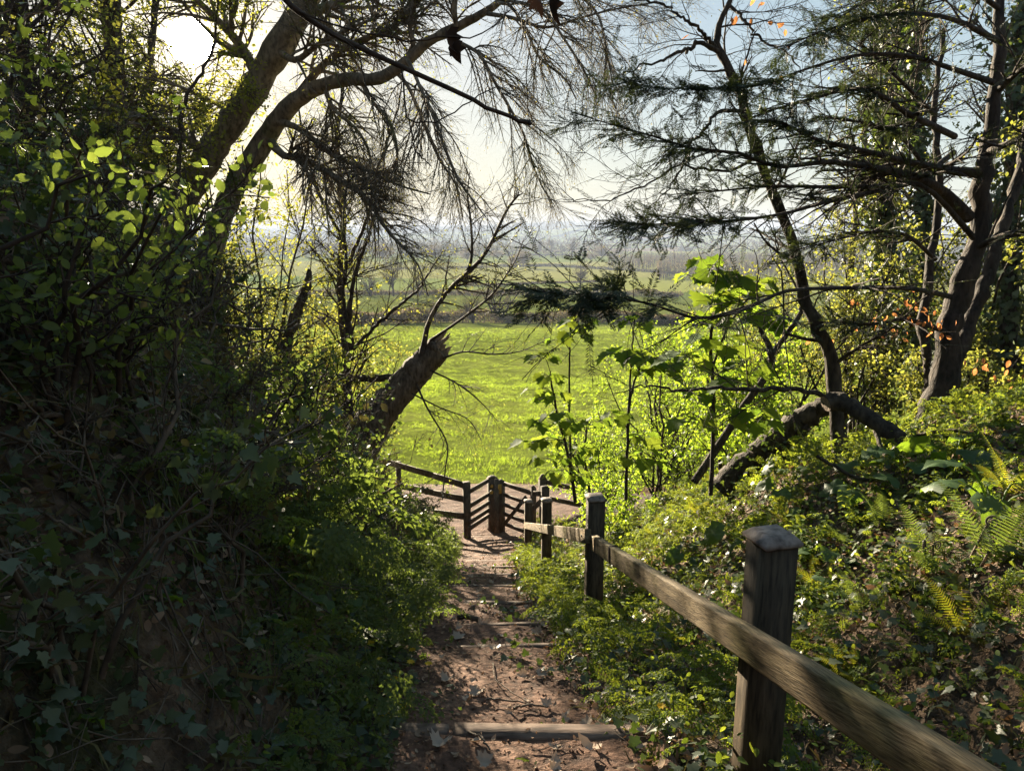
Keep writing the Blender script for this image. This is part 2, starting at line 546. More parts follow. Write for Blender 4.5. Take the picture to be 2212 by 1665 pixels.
M['lf_hedge'] = mat_leaf('spring_leaf', [(.05, .09, .015), (.075, .12, .02), (.06, .10, .018)], [(.31, .33, .045), (.40, .38, .06), (.25, .28, .045)], .5)
M['lf_bright'] = mat_leaf('fresh_leaf', [(.055, .115, .018), (.08, .14, .022)], [(.30, .46, .03), (.42, .54, .035)], .52)
M['lf_syc'] = mat_leaf('sycamore_leaf', [(.035, .085, .014), (.05, .11, .018)], [(.24, .38, .03), (.38, .46, .04)], .45, .6, .2)
M['lf_holly'] = mat_leaf('dark_leaf', [(.018, .034, .011), (.035, .055, .015), (.045, .06, .016)], [(.10, .12, .015), (.17, .17, .02), (.06, .08, .012)], .4, .4, .4)
M['lf_ivy'] = mat_leaf('ivy_leaf', [(.03, .048, .022), (.055, .075, .035), (.085, .10, .055)], [(.10, .16, .02), (.16, .22, .025)], .25, .30, .6)
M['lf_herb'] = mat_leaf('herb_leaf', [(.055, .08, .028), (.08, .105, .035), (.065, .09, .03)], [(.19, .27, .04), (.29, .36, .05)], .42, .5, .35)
M['lf_herb_sun'] = mat_leaf('sunny_herb_leaf', [(.06, .115, .016), (.08, .13, .02), (.07, .11, .018)], [(.26, .34, .025), (.36, .39, .035), (.20, .28, .02)], .45, .55, .3)  # herb leaf again, yellower and brighter: sunlight put into the colour
M['lf_burdock'] = mat_leaf('burdock_leaf', [(.04, .08, .028), (.055, .10, .03)], [(.22, .36, .02), (.32, .42, .03)], .38, .38, .5)
M['lf_fern'] = mat_leaf('fern_leaf', [(.07, .10, .016), (.10, .12, .02)], [(.36, .40, .02), (.46, .40, .03)], .5, .55, .3)
M['lf_yew'] = mat_leaf('yew_needle', [(.016, .03, .014), (.026, .042, .018)], [(.05, .07, .015), (.08, .10, .02)], .25, .4, .5)
M['lf_dead'] = mat_leaf('dead_leaf', [(.13, .08, .045), (.26, .17, .105), (.38, .27, .18), (.20, .12, .07)], [(.2, .1, .04), (.25, .13, .06)], .2, .6, .3)
M['lf_orange'] = mat_leaf('copper_leaf', [(.20, .075, .03), (.30, .12, .05), (.22, .11, .06)], [(.55, .18, .05), (.62, .25, .08), (.40, .16, .06)], .5, .6, .2)
M['lf_bud'] = mat_leaf('bud', [(.06, .06, .02), (.09, .075, .028)], [(.25, .22, .04), (.32, .25, .05)], .4, .6, .2)
M['lf_pale_dead'] = mat_leaf('pale_dead_leaf', [(.26, .18, .12), (.42, .33, .25), (.34, .25, .17)], [(.22, .14, .08), (.28, .18, .1)], .2, .6, .3)
M['lf_dark_dead'] = mat_leaf('dead_leaf_silhouette', [(.02, .014, .010), (.04, .026, .018)], [(.04, .02, .012), (.05, .025, .015)], .15, .7, .2)  # dead leaf darkened: its look against the bright sky put into the colour
M['petal'] = mat_leaf('yellow_petal', [(.75, .50, .03), (.8, .58, .04)], [(.8, .5, .03), (.8, .55, .03)], .4, .4, .4)
M['grass'] = mat_leaf('grass_blade', [(.085, .13, .014), (.12, .16, .018), (.10, .14, .016)], [(.30, .43, .035), (.40, .50, .045), (.24, .36, .03)], .5, .5, .35)
M['stem'] = mat_leaf('green_stem', [(.09, .12, .03), (.12, .13, .04)], [(.2, .3, .04), (.25, .3, .05)], .25, .5, .4)
M['far_leaf'] = mat_leaf('far_tree', [(.085, .072, .055), (.13, .105, .075), (.10, .095, .05)], [(.14, .12, .07), (.20, .15, .08)], .4, .8, .1)
M['wood_leaf'] = mat_leaf('far_wood', [(.05, .052, .04), (.08, .07, .05)], [(.08, .08, .045), (.11, .09, .05)], .35, .8, .1)

# ================================================================== SETTING
def grid_mesh(name, xs, ys, zf, mat, kind='structure'):
    X, Y = np.meshgrid(xs, ys) if np.ndim(xs) == 1 else (xs, np.repeat(ys[:, None], xs.shape[1], 1))
    Z = zf(X, Y)
    r, c = X.shape
    i = np.arange(r - 1)[:, None] * c + np.arange(c - 1)[None]
    q = np.stack([i, i + 1, i + c + 1, i + c], -1).reshape(-1, 4)
    o = MB().add(np.stack([X, Y, Z], -1).reshape(-1, 3), [q]).build(name, mat, smooth=True)
    return tag(o, kind=kind)


# woodland ground either side of the steps
xs = np.concatenate([np.linspace(-60, -8, 40)[:-1], np.linspace(-8, 8, 330), np.linspace(8, 60, 40)[1:]])
ys = np.concatenate([np.linspace(-30, -2, 30)[:-1], np.linspace(-2, 18.3, 400)])
grid_mesh('ground', xs, ys, H, M['soil'])

# trodden earth steps
py = np.unique(np.concatenate([np.linspace(-5, 19.2, 900)] + [[s - .001, s, s + .012, s + .03] for s in STEPS]))
tt = np.linspace(-1, 1, 70)
px = xc(py)[:, None] + tt[None] * (hw(py)[:, None] + .12)


def path_surface(X, Y):
    e = np.clip((np.abs(X - xc(Y)) - hw(Y) * .8) / (hw(Y) * .2 + .12), 0, 1)
    flat = np.clip((17 - Y) / 2, 0, 1)
    z = pathz(Y) + .05 * e ** 2 * flat - np.clip((e - .75) / .25, 0, 1) * .12 * flat
    wear = .045 * (fbm(X * 2.2 + 9, Y * 2.2, 4) - .5) + .022 * (fbm(X * 9, Y * 9, 3) - .5)
    return z + wear + .004


grid_mesh('path', px, py, path_surface, M['path'])


# meadow and the valley beyond
def turf(nt, out, col, earth=None):
    """grass seen from afar: thin blades facing every way, lit from either side; bare earth stays plain"""
    L = nt.links.new
    g = nd(nt, 'ShaderNodeNewGeometry')
    n = nd(nt, 'ShaderNodeTexWhiteNoise', noise_dimensions='3D'); L(g.outputs['Position'], n.inputs[0])
    t = nd(nt, 'ShaderNodeTexNoise'); t.inputs['Scale'].default_value = .8; t.inputs['Detail'].default_value = 7.; t.inputs['Roughness'].default_value = .7; L(g.outputs['Position'], t.inputs[0])
    def vm(op, a, b):
        k = nd(nt, 'ShaderNodeVectorMath', operation=op)
        for i, q in enumerate((a, b)):
            if isinstance(q, tuple): k.inputs[i].default_value = q
            elif q is not None: L(q, k.inputs[i])
        return k.outputs[0]
    r1 = vm('MULTIPLY', vm('SUBTRACT', n.outputs['Color'], (.5, .5, .5)), (2.2, 2.2, .3))
    r2 = vm('MULTIPLY', vm('SUBTRACT', t.outputs['Color'], (.5, .5, .5)), (3.2, 3.2, 0))
    nv = vm('NORMALIZE', vm('ADD', vm('ADD', r1, r2), (0, 0, .55)), None)
    d = nd(nt, 'ShaderNodeBsdfDiffuse'); tr = nd(nt, 'ShaderNodeBsdfTranslucent'); L(nv, d.inputs['Normal']); L(nv, tr.inputs['Normal'])
    yl = nd(nt, 'ShaderNodeMix', data_type='RGBA', blend_type='MULTIPLY'); yl.inputs[0].default_value = 1; L(col, yl.inputs[6]); yl.inputs[7].default_value = (1.2, 1.15, .8, 1)
    L(col, d.inputs[0]); L(yl.outputs[2], tr.inputs[0])
    mx = nd(nt, 'ShaderNodeAddShader'); L(d.outputs[0], mx.inputs[0]); L(tr.outputs[0], mx.inputs[1])
    if earth is None: L(mx.outputs[0], out.inputs[0]); return
    e = nd(nt, 'ShaderNodeBsdfDiffuse'); L(col, e.inputs[0])
    bp = nd(nt, 'ShaderNodeBump'); bp.inputs['Strength'].default_value = .8; bp.inputs['Distance'].default_value = .06
    tn = nd(nt, 'ShaderNodeTexNoise'); tn.inputs['Scale'].default_value = 9.; tn.inputs['Detail'].default_value = 6.; L(g.outputs['Position'], tn.inputs[0]); L(tn.outputs[0], bp.inputs['Height']); L(bp.outputs[0], e.inputs['Normal'])
    m2 = nd(nt, 'ShaderNodeMixShader'); L(earth, m2.inputs[0]); L(mx.outputs[0], m2.inputs[1]); L(e.outputs[0], m2.inputs[2]); L(m2.outputs[0], out.inputs[0])


def mat_meadow():
    m, nt, out = new_mat('meadow_grass'); L = nt.links.new
    g = nd(nt, 'ShaderNodeNewGeometry'); sx = nd(nt, 'ShaderNodeSeparateXYZ'); L(g.outputs['Position'], sx.inputs[0])
    n1 = nd(nt, 'ShaderNodeTexNoise'); n1.inputs['Scale'].default_value = .06; n1.inputs['Detail'].default_value = 9.; n1.inputs['Roughness'].default_value = .65
    L(g.outputs['Position'], n1.inputs[0])
    r = ramp(nt, [(.3, (.095, .125, .026)), (.5, (.13, .155, .034)), (.7, (.165, .18, .045))]); L(n1.outputs[0], r.inputs[0])
    # further fields lie in strips of other greens
    v = nd(nt, 'ShaderNodeTexVoronoi'); v.inputs['Scale'].default_value = 1.0
    mp = nd(nt, 'ShaderNodeMapping'); mp.inputs['Scale'].default_value = (1 / 330, 1 / 260, 0); mp.inputs['Rotation'].default_value = (0, 0, .25)
    L(g.outputs['Position'], mp.inputs[0]); L(mp.outputs[0], v.inputs[0])
    sc_ = nd(nt, 'ShaderNodeSeparateColor'); L(v.outputs['Color'], sc_.inputs[0])
    rf = ramp(nt, [(0, (.19, .23, .06)), (.3, (.25, .27, .07)), (.55, (.15, .21, .06)), (.75, (.28, .28, .09)), (1, (.24, .20, .12))], 'CONSTANT')
    L(sc_.outputs[0], rf.inputs[0])
    far = nd(nt, 'ShaderNodeMapRange'); far.inputs[1].default_value = 285; far.inputs[2].default_value = 287; L(sx.outputs[1], far.inputs[0])
    mx = nd(nt, 'ShaderNodeMix', data_type='RGBA'); L(far.outputs[0], mx.inputs[0]); L(r.outputs[0], mx.inputs[6]); L(rf.outputs[0], mx.inputs[7])
    # trampled earth by the gate
    n2 = nd(nt, 'ShaderNodeTexNoise'); n2.inputs['Scale'].default_value = .9; n2.inputs['Detail'].default_value = 6.; L(g.outputs['Position'], n2.inputs[0])
    ad = nd(nt, 'ShaderNodeMath', operation='MULTIPLY_ADD'); ad.inputs[1].default_value = -3.2; L(n2.outputs[0], ad.inputs[0]); L(sx.outputs[1], ad.inputs[2])
    er = nd(nt, 'ShaderNodeMapRange'); er.inputs[1].default_value = 17.3; er.inputs[2].default_value = 17.9; er.inputs[3].default_value = 1; er.inputs[4].default_value = 0
    L(ad.outputs[0], er.inputs[0])
    n3 = nd(nt, 'ShaderNodeTexNoise'); n3.inputs['Scale'].default_value = 6.; n3.inputs['Detail'].default_value = 6.; L(g.outputs['Position'], n3.inputs[0])
    r3 = ramp(nt, [(.3, (.07, .042, .028)), (.7, (.17, .115, .08))]); L(n3.outputs[0], r3.inputs[0])
    m2 = nd(nt, 'ShaderNodeMix', data_type='RGBA'); L(er.outputs[0], m2.inputs[0]); L(mx.outputs[2], m2.inputs[6]); L(r3.outputs[0], m2.inputs[7])
    turf(nt, out, m2.outputs[2], er.outputs[0])
    return m


fy = np.concatenate([np.linspace(18.25, 30, 44)[:-1], np.geomspace(30, 1250, 230)])
ft = np.sign(np.linspace(-1, 1, 181)) * np.abs(np.linspace(-1, 1, 181)) ** 1.5
grid_mesh('field', ft[None] * (40 + 1.6 * fy)[:, None], fy, lambda X, Y: fieldz(X, Y) - .006, mat_meadow())


def mat_hills():
    m, nt, out = new_mat('far_fields'); L = nt.links.new
    g = nd(nt, 'ShaderNodeNewGeometry')
    mp = nd(nt, 'ShaderNodeMapping'); mp.inputs['Scale'].default_value = (1 / 420, 1 / 520, 0); mp.inputs['Rotation'].default_value = (0, 0, .3); L(g.outputs['Position'], mp.inputs[0])
    v = nd(nt, 'ShaderNodeTexVoronoi'); v.inputs['Scale'].default_value = 1.; L(mp.outputs[0], v.inputs[0])
    s = nd(nt, 'ShaderNodeSeparateColor'); L(v.outputs['Color'], s.inputs[0])
    r = ramp(nt, [(0, (.18, .23, .07)), (.28, (.23, .27, .08)), (.5, (.10, .12, .06)), (.62, (.30, .31, .12)), (.8, (.24, .19, .13)), (.9, (.17, .23, .08))], 'CONSTANT'); L(s.outputs[0], r.inputs[0])
    v2 = nd(nt, 'ShaderNodeTexVoronoi'); v2.feature = 'DISTANCE_TO_EDGE'; v2.inputs['Scale'].default_value = 1.; L(mp.outputs[0], v2.inputs[0])
    e = ramp(nt, [(.02, (0, 0, 0)), (.035, (1, 1, 1))]); L(v2.outputs[0], e.inputs[0])
    mx = nd(nt, 'ShaderNodeMix', data_type='RGBA'); L(e.outputs[0], mx.inputs[0]); mx.inputs[6].default_value = (.03, .035, .024, 1); L(r.outputs[0], mx.inputs[7])
    turf(nt, out, mx.outputs[2])
    return m


hy = np.geomspace(1245, 6900, 110)
grid_mesh('hills', np.linspace(-1, 1, 260)[None] * (40 + 1.6 * hy)[:, None], hy, lambda X, Y: fieldz(X, Y) - .3, mat_hills())

# ================================================================== TIMBER
RAILN = 'weathered square wooden post'
rail = thing('wooden_handrail', 'long sloping timber handrail on four square posts beside the earth steps', 'handrail', (.7, 6, -3.1))


def square_post(parent, top, w, base, yaw, name='post', cap=.05, over=.008, lean=0.):
    m = MB()
    h = top[2] - cap - base
    m.box((top[0], top[1], base + h / 2), (w, w, h), yaw)
    p = m.build(name, M['post'], parent)
    c = MB()
    # weathered cap: a lip, then four bevels up to a smaller flat top
    a, b = w / 2 + over, w / 2 * .80
    cy_, sy_ = cos(yaw), sin(yaw)
    lv = [(a * .985, -.004), (a, .0), (a, .012), (b, cap)]
    v = []
    for s_, z in lv:
        for ix, iy in ((-1, -1), (1, -1), (1, 1), (-1, 1)):
            x, y = ix * s_, iy * s_
            v.append([top[0] + x * cy_ - y * sy_, top[1] + x * sy_ + y * cy_, top[2] - cap + z])
    f = [[k * 4 + i, k * 4 + (i + 1) % 4, k * 4 + 4 + (i + 1) % 4, k * 4 + 4 + i] for k in range(3) for i in range(4)] + [[12, 13, 14, 15], [3, 2, 1, 0]]
    c.add(v, [np.array(f)]).build('post_cap', M['cap'], p)
    return p


for (u, v, d, w, yaw) in ((1670, 1146, 2.62, .127, 15), (1287, 1068, 6.25, .135, 8), (1181, 1076, 10.4, .13, 6), (1141, 1079, 13.7, .13, 6)):
    t = P(u, v, d)
    square_post(rail, t, w, float(H(t[0], t[1])) - .35, radians(yaw), cap=.036, over=.011)
A, B = P(1281, 1159, 5.6), P(1650, 1385, 2.35)
o_ = np.array([.027, .0, -.058])
MB().beam(A + (B - A) * -.035 + o_, A + (B - A) * 1.75 + o_, .052, .112, seg=24).build('rail', M['rail'], rail)
A2, B2 = P(1263, 1143, 5.72), P(1132, 1128, 13.6)
MB().beam(A2 + o_, B2 + o_, .052, .112, seg=20).build('rail', M['rail'], rail)
for (p_, q_, tt_) in ((A, B, (.02, .985, 1.01)), (A2, B2, (.02, .55, .97))):      # bolts through the rail
    for t in tt_:
        c = p_ + (q_ - p_) * t + o_; sd_ = nrm(np.cross(nrm(q_ - p_), [0, 0, 1.]))
        b_ = MB(); tubes(b_, np.array([c - sd_ * .024, c - sd_ * .033, c - sd_ * .0335]), np.array([.011, .011, .002]), 8); b_.build('bolt', M['iron'], rail)
for t in (.022, .2):                      # cord tied round the rail
    c = A + (B - A) * t + o_
    d = nrm(B - A); sd = nrm(np.cross(d, [0, 0, 1])); up = np.cross(sd, d)
    th = np.linspace(0, 2 * pi, 25)
    q = MB()
    for k in range(3):
        sq = np.stack([np.sign(np.cos(th)) * np.abs(np.cos(th)) ** .35, np.sign(np.sin(th)) * np.abs(np.sin(th)) ** .35], 1)
        ring = c + d * (k * .013 + .045 * np.sin(th)[:, None] * (1 if t < .1 else .3)) + sd * sq[:, :1] * .03 + up * sq[:, 1:] * .06
        tubes(q, ring, np.full(25, .0045), 5)
    q.build('cord', M['dead'] if t < .1 else M['twig'], rail, smooth=True)

# steps: timber edges across the path
ORD = ['topmost wooden step edge, a wide split timber close to the viewer', 'second wooden step edge down, a thick worn timber in two lengths', 'third wooden step edge down, a thin pale board with leaves behind it',
       'fourth wooden step edge down, in the shade of the left bank', 'fifth wooden step edge down, just above a dark stick', 'sixth wooden step edge down, pale board with a short left length',
       'seventh wooden step edge down, beside the leafy left bank', 'eighth wooden step edge down, a thin sunlit line', 'ninth wooden step edge down, level with the third rail post',
       'tenth wooden step edge down, last but one above the gate', 'lowest wooden step edge, at the foot of the gate post']
for k, (s, (zt, rz_)) in enumerate(zip(STEPS, STEPZ)):
    c, h = float(xc(s)), float(hw(s))
    wd = .10 if k < 2 else .05
    sk = rng.uniform(-.05, .05)
    r = thing('step_edge', ORD[k], 'step edge', (c, s, zt), group='timber edges of the woodland steps')
    sp_ = c - h * rng.uniform(.35, .6)
    x0, x1 = c - h - .12, c + h + .12
    g = .012
    zt += .006 if k < 2 else -.004
    MB().beam((x0, s - .01 - sk, zt - .075), (sp_ - g, s - .01 - sk * .3, zt - .07), wd, .15, seg=6).build('plank', M['sleeper'], r)
    MB().beam((sp_ + g, s + .012, zt - .07), (x1, s + .02 + sk, zt - .062), wd, .15, seg=10).build('plank', M['sleeper'], r)


# kissing gate and fences
def gpost(name, label, u, v, d, w, base, yaw, point=0., parent=None, cat='gate post'):
    t = P(u, v, d)
    m = MB()
    h = t[2] - point - base
    m.box((t[0], t[1], base + h / 2), (w, w, h), yaw)
    if point:
        m.box((t[0], t[1], base + h + point / 2 + .0005), (w * .996, w * .996, point), yaw, top=.35)
    o = m.build(name, M['gate'], parent)
    if parent is None: tag(o, label, cat)
    return o, t


GB = -6.62
enc = thing('kissing_gate_enclosure', 'timber side panel of the kissing gate with sloping bars and a yellow-marked post', 'gate enclosure', (-.6, 15.6, -6.4))
_, tl = gpost('end_post', '', 1007.5, 1041, 15.2, .14, GB, .3, 0, enc)
mp_, tm = gpost('marker_post', '', 1064, 1027, 16.0, .2, GB, .35, .05, enc)
for (vl, vm) in ((1063, 1041), (1095, 1068), (1114, 1085), (1130, 1101), (1143, 1116)):
    a = P(1012, vl, 15.28); b = P(1056, vm, 16.0)
    b[2] = a[2] + .02
    MB().beam(a, b, .045, .085).build('bar', M['gate'], enc)
MB().beam(P(1073, 1034, 15.83), P(1073, 1150, 15.72), .09, .05, up=(0, 1, 0)).build('closing_strip', M['gate'], enc)
for (v, ang) in ((1049.5, 0), (1063, -.35)):          # way-marker arrows on dark discs
    c = P(1062, v, 15.84)
    fx = nrm(np.array([cos(.35), sin(.35), 0])); up = np.array([0, 0, 1.]); ny = np.cross(fx, up)
    q = MB(); th = np.linspace(0, 2 * pi, 20, endpoint=False)
    ring = np.array([c + ny * .012 + fx * .05 * cos(a) + up * .05 * sin(a) for a in th])
    q.poly(ring); q.poly(ring[::-1] - ny * .012)
    q.add(np.vstack([ring, ring - ny * .012]), [np.array([[i, (i + 1) % 20, 20 + (i + 1) % 20, 20 + i] for i in range(20)])])
    dsc = q.build('waymark_disc', M['disc'], mp_)
    ar = [(-.028, -.034), (.028, -.034), (.028, .004), (.042, .004), (0, .046), (-.042, .004), (-.028, .004)]
    pts = [c + ny * .016 + fx * (x * cos(ang) - y * sin(ang)) + up * (x * sin(ang) + y * cos(ang)) for x, y in ar]
    MB().poly(pts).build('arrow', M['yellow'], dsc)

gate = thing('wooden_gate', 'five-bar wooden gate with a diagonal brace, hung at the foot of the steps', 'gate', (-.15, 15.9, -6.4))
gs, th_ = gpost('hanging_stile', '', 1082, 1035, 15.95, .13, GB + .2, .6, .04, gate)
GL, GR = (1088, 15.9), (1149, 15.25)
zs = []
for i, vl in enumerate((1044, 1068, 1089, 1109, 1130)):
    a = P(GL[0], vl, GL[1]); b = P(GR[0], vl, GR[1]); b[2] = a[2]
    zs.append((a, b))
    MB().beam(a, b, .05, .085 if i == 0 else .07).build('bar', M['gate'], gate)
a, b = zs[-1][0], zs[0][1]
MB().beam(a + [.03, -.05, .02], b + [-.12, -.05, -.06], .03, .075).build('brace', M['gate'], gate)
stz = zs[0][1]
m_ = MB(); m_.box((stz[0] + .03, stz[1], stz[2] - .45), (.085, .1, 1.15), .6); m_.box((stz[0] + .03, stz[1], stz[2] + .15), (.08, .095, .05), .6, top=.2)
m_.build('latch_stile', M['gate'], gate)
sgn = P(1079.5, 1056, 15.8)
fx = nrm(np.array([cos(.35), sin(.35), 0])); ny = np.cross(fx, [0, 0, 1.])
q = MB(); q.box(sgn, (.075, .012, .21), .35); sg = q.build('sign_plate', M['yellow'], gs)
q = MB()
for k in range(6):                                    # a column of lettering too small to read
    for (dx, w_) in ((-.016, .006), (.012, .006)):
        q.box(sgn + ny * .0075 + fx * dx + np.array([0, 0, .08 - .032 * k]), (w_, .002, .02 - .006 * (k % 2)), .35)
    q.box(sgn + ny * .0075 + np.array([0, 0, .088 - .032 * k]), (.026, .002, .005), .35)
q.build('lettering', M['ink'], sg)

lf = thing('left_fence', 'low dark rail fence running from the gate into the undergrowth on the left', 'fence', (-2.5, 16, -6.5))
lf.name = 'rail_fence'
for (ul, vl, dl, ur, vr, dr) in ((790, 984, 17.4, 937, 1027, 15.85), (937, 1027, 15.85, 1002, 1048, 15.22), (820, 1040, 17.3, 937, 1064, 15.9), (937, 1064, 15.9, 1002, 1078, 15.25), (937, 1106, 15.9, 1002, 1115, 15.3)):
    MB().beam(P(ul, vl, dl), P(ur, vr, dr), .045, .13, seg=4).build('rail', M['gate'], lf)
for (u, v, d) in ((860, 997, 16.7), (790, 977, 17.5)):
    t = P(u, v, d); MB().box((t[0], t[1], (t[2] + GB - .3) / 2), (.11, .11, t[2] - GB + .3), .3).build('post', M['gate'], lf)
rf_ = thing('rail_fence', 'short rail fence right of the gate half hidden by sycamore leaves', 'fence', (.9, 16.3, -6.4))
_, tp = gpost('post', '', 1172.5, 1024, 16.6, .15, GB - .1, .5, .12, rf_)
gpost('post', '', 1177, 1049, 14.9, .14, GB, .4, .02, rf_)
gpost('post', '', 1268, 1050, 16.4, .14, GB - .1, .4, .05, rf_)
for (a, b) in ((P(1182, 1041, 16.6), P(1270, 1062, 16.4)), (P(1182, 1075, 16.6), P(1270, 1094, 16.4)), (P(1152, 1066, 15.0), P(1173, 1066, 14.95)), (P(1150, 1099, 15.2), P(1173, 1079, 14.95))):
    MB().beam(a, b, .045, .1).build('rail', M['gate'], rf_)

# ================================================================== VALLEY: hedges, trees, woods
def far_at(u, v):
    ds = np.geomspace(18, 6500, 3000)
    p0, p1 = P(u, v, 0), P(u, v, 1)
    pp = p0 + ds[:, None] * (p1 - p0)
    below = pp[:, 2] < fieldz(pp[:, 0], pp[:, 1])
    i = int(np.argmax(below)) if below.any() else 2000
    return np.array([pp[i, 0], pp[i, 1], float(fieldz(pp[i, 0], pp[i, 1]))])


def hedge(line, h, wd, n, leaf, mat, label, name='hedge', cat='hedge'):
    pts = np.array([far_at(u, v) for u, v in line])
    c = spline(pts, 60)
    L = np.linalg.norm(np.diff(c, axis=0), axis=1).sum()
    t = rng.random(n) * 58.99; i = t.astype(int); f = (t - i)[:, None]
    p = c[i] * (1 - f) + c[i + 1] * f
    p = p + rng.normal(size=(n, 3)) * [wd * .4, wd * .4, 0]
    hh = h * (.2 + 1.3 * fbm(p[:, 0] / 9, p[:, 1] / 9 + 3, 3) ** 1.4)
    p[:, 2] = fieldz(p[:, 0], p[:, 1]) + rng.random(n) ** .8 * hh
    m = MB()
    place(m, *LEAF2, p, frames(rand_unit(n), rand_unit(n)), leaf * rng.uniform(.6, 1.4, n))
    k = int(min(700, L * 1.5)); t = rng.random(k) * 58.99; i = t.astype(int)
    b = c[i] + rng.normal(size=(k, 3)) * [wd * .3, wd * .3, 0]; b[:, 2] = fieldz(b[:, 0], b[:, 1]) - .1
    top = b + rng.normal(size=(k, 3)) * [.5, .5, 0]; top[:, 2] += h * rng.uniform(.6, 1.1, k)
    pl = b[:, None] + (top - b)[:, None] * np.linspace(0, 1, 4)[None, :, None]
    r = thing(name, label, cat, (c[30][0], c[30][1], fieldz(c[30][0], c[30][1])))
    m.build('foliage', mat, r)
    q = MB(); tubes(q, pl, np.full((k, 4), .035), 3); q.build('stem', M['twig'], r)


hedge([(690, 702), (850, 699), (1000, 697), (1250, 697), (1420, 700), (1560, 705)], 2.6, 2.2, 26000, .34, M['far_leaf'], 'dense grey-brown hedge along the far edge of the near meadow')
hedge([(640, 638), (900, 637), (1150, 637), (1400, 640), (1640, 645)], 2.5, 2.6, 16000, .5, M['far_leaf'], 'straight dark hedge across the second field beyond the meadow')
hedge([(980, 618), (1150, 613), (1290, 609)], 1.5, 1.6, 5000, .5, M['far_leaf'], 'thin low hedge between two pale green fields in the valley')
hedge([(700, 584), (1000, 580), (1140, 576), (1250, 579), (1400, 588), (1560, 598)], 2.6, 3.5, 11000, .7, M['wood_leaf'], 'long dark hedge at the foot of the valley trees')
hedge([(900, 553), (1150, 552), (1330, 553)], 3.2, 6, 7000, 1.0, M['wood_leaf'], 'pale distant hedge below the group of tall bare trees')


def far_tree(u, vb, vt, wpx, kind, label, group=None):
    b = far_at(u, vb)
    dep = b[1] * cp - b[2] * sp
    h = (vb - vt) / FO * dep; w = wpx / FO * dep
    r = thing('valley_tree', label, 'tree', b, group=group)
    K = 6
    nst = 1 if kind != 'bush' else 7
    tr = []
    for k in range(nst):
        lean = rng.normal(size=2) * (.03 if nst == 1 else .25) * h
        top = b + [lean[0], lean[1], h * (.9 if kind == 'bare' else .6)]
        pl = b + (top - b) * np.linspace(0, 1, K)[:, None] + rng.normal(size=(K, 3)) * h * .012 * np.linspace(0, 1, K)[:, None]
        pl[0, 2] -= .3; tr.append(pl)
    tr = np.array(tr); rd = np.repeat((h * .028 * np.linspace(1, .25, K))[None], nst, 0)
    q = MB(); tubes(q, tr, rd, 6)
    l1, r1 = grow(tr, rd, 26 if nst == 1 else 40, (.22, 1), (25, 60), (h * .25, h * .5), 5, .12, -.06, .5, rmin=h * .003)
    l2, r2 = grow(l1, r1, 190, (.2, 1), (25, 60), (h * .1, h * .24), 4, .15, -.03, .5, rmin=h * .0022)
    tubes(q, l1, r1, 4); tubes(q, l2, r2, 3)
    q.build('trunk', M['twig'], r, smooth=True)
    m = MB()
    if kind == 'round':
        n = 3200
        d = rand_unit(n); rr = rng.random(n) ** .45
        lump = .72 + .5 * fbm(d[:, 0] * 2 + u, d[:, 2] * 2 + d[:, 1], 3)
        p = b + [0, 0, h * .6] + d * (rr * lump)[:, None] * [w * .52, w * .52, h * .42]
        place(m, *LEAF2, p, frames(rand_unit(n), rand_unit(n)), h * .05 * rng.uniform(.6, 1.4, n))
        m.build('crown', M['far_leaf'], r)
    else:
        l3, r3 = grow(l2, r2, 1500, (.1, 1), (20, 60), (h * .05, h * .14), 4, .2, -.02, .6, rmin=h * .0012)
        tubes(m, l3, r3, 3)
        n = 900; p, d = along(l3, n); place(m, *LEAF2, p, frames(rand_unit(n), rand_unit(n)), h * .022 * rng.uniform(.5, 1.3, n))
        m.build('crown', M['far_leaf'], r)


for a in [
    (1253, 628, 566, 36, 'bare', 'slim bare tree standing alone behind the dark needle spray'),
    (1074, 696, 592, 70, 'bush', 'many-stemmed bare tree in the meadow hedge'),
    (1022, 698, 628, 90, 'bush', 'spreading purple-grey thicket in the meadow hedge left of the bare tree'),
    (930, 700, 640, 80, 'bush', 'low bare thicket in the meadow hedge behind the dangling twigs'),
    (850, 640, 560, 60, 'bare', 'bare tree on the second hedge seen through hanging twigs'),
    (905, 640, 588, 70, 'bush', 'rounded bare bush on the second hedge seen through hanging twigs'),
    (800, 640, 585, 60, 'bush', 'bare bush on the second hedge beside the ivy sapling'),
    (1290, 640, 600, 44, 'bush', 'small pale bush on the second hedge right of the slim bare tree'),
    (1130, 579, 543, 40, 'round', 'round russet tree with a clear trunk at the end of the pale field'),
    (1109, 579, 552, 26, 'round', 'smaller round tree beside the russet one in the pale field'),
    (1298, 560, 531, 36, 'round', 'broad ochre dome of a tree among the valley trees'),
    (1276, 564, 545, 36, 'round', 'grey rounded tree just below the ochre dome'),
    (1165, 556, 521, 34, 'bare', 'tall bare tree at the left of the valley group'),
    (1190, 556, 519, 40, 'bare', 'tallest bare tree in the middle of the valley group'),
    (1236, 557, 519, 40, 'bare', 'dense bare tree at the right of the valley group'),
    (1214, 557, 532, 26, 'bare', 'short bare tree between the tall ones of the valley group'),
    (1335, 552, 536, 30, 'round', 'small round tree right of the ochre dome'),
    (1075, 560, 540, 34, 'round', 'dull rounded tree left of the russet one'),
    (1010, 566, 538, 40, 'round', 'wide dull tree behind the leaning branch'),
    (828, 566, 530, 46, 'round', 'wide ochre tree seen through the beech twigs'),
    (760, 560, 528, 40, 'round', 'grey-green tree seen through the lowest beech twigs'),
    (940, 560, 530, 36, 'round', 'brownish round tree between the hanging twigs'),
]:
    far_tree(*a)

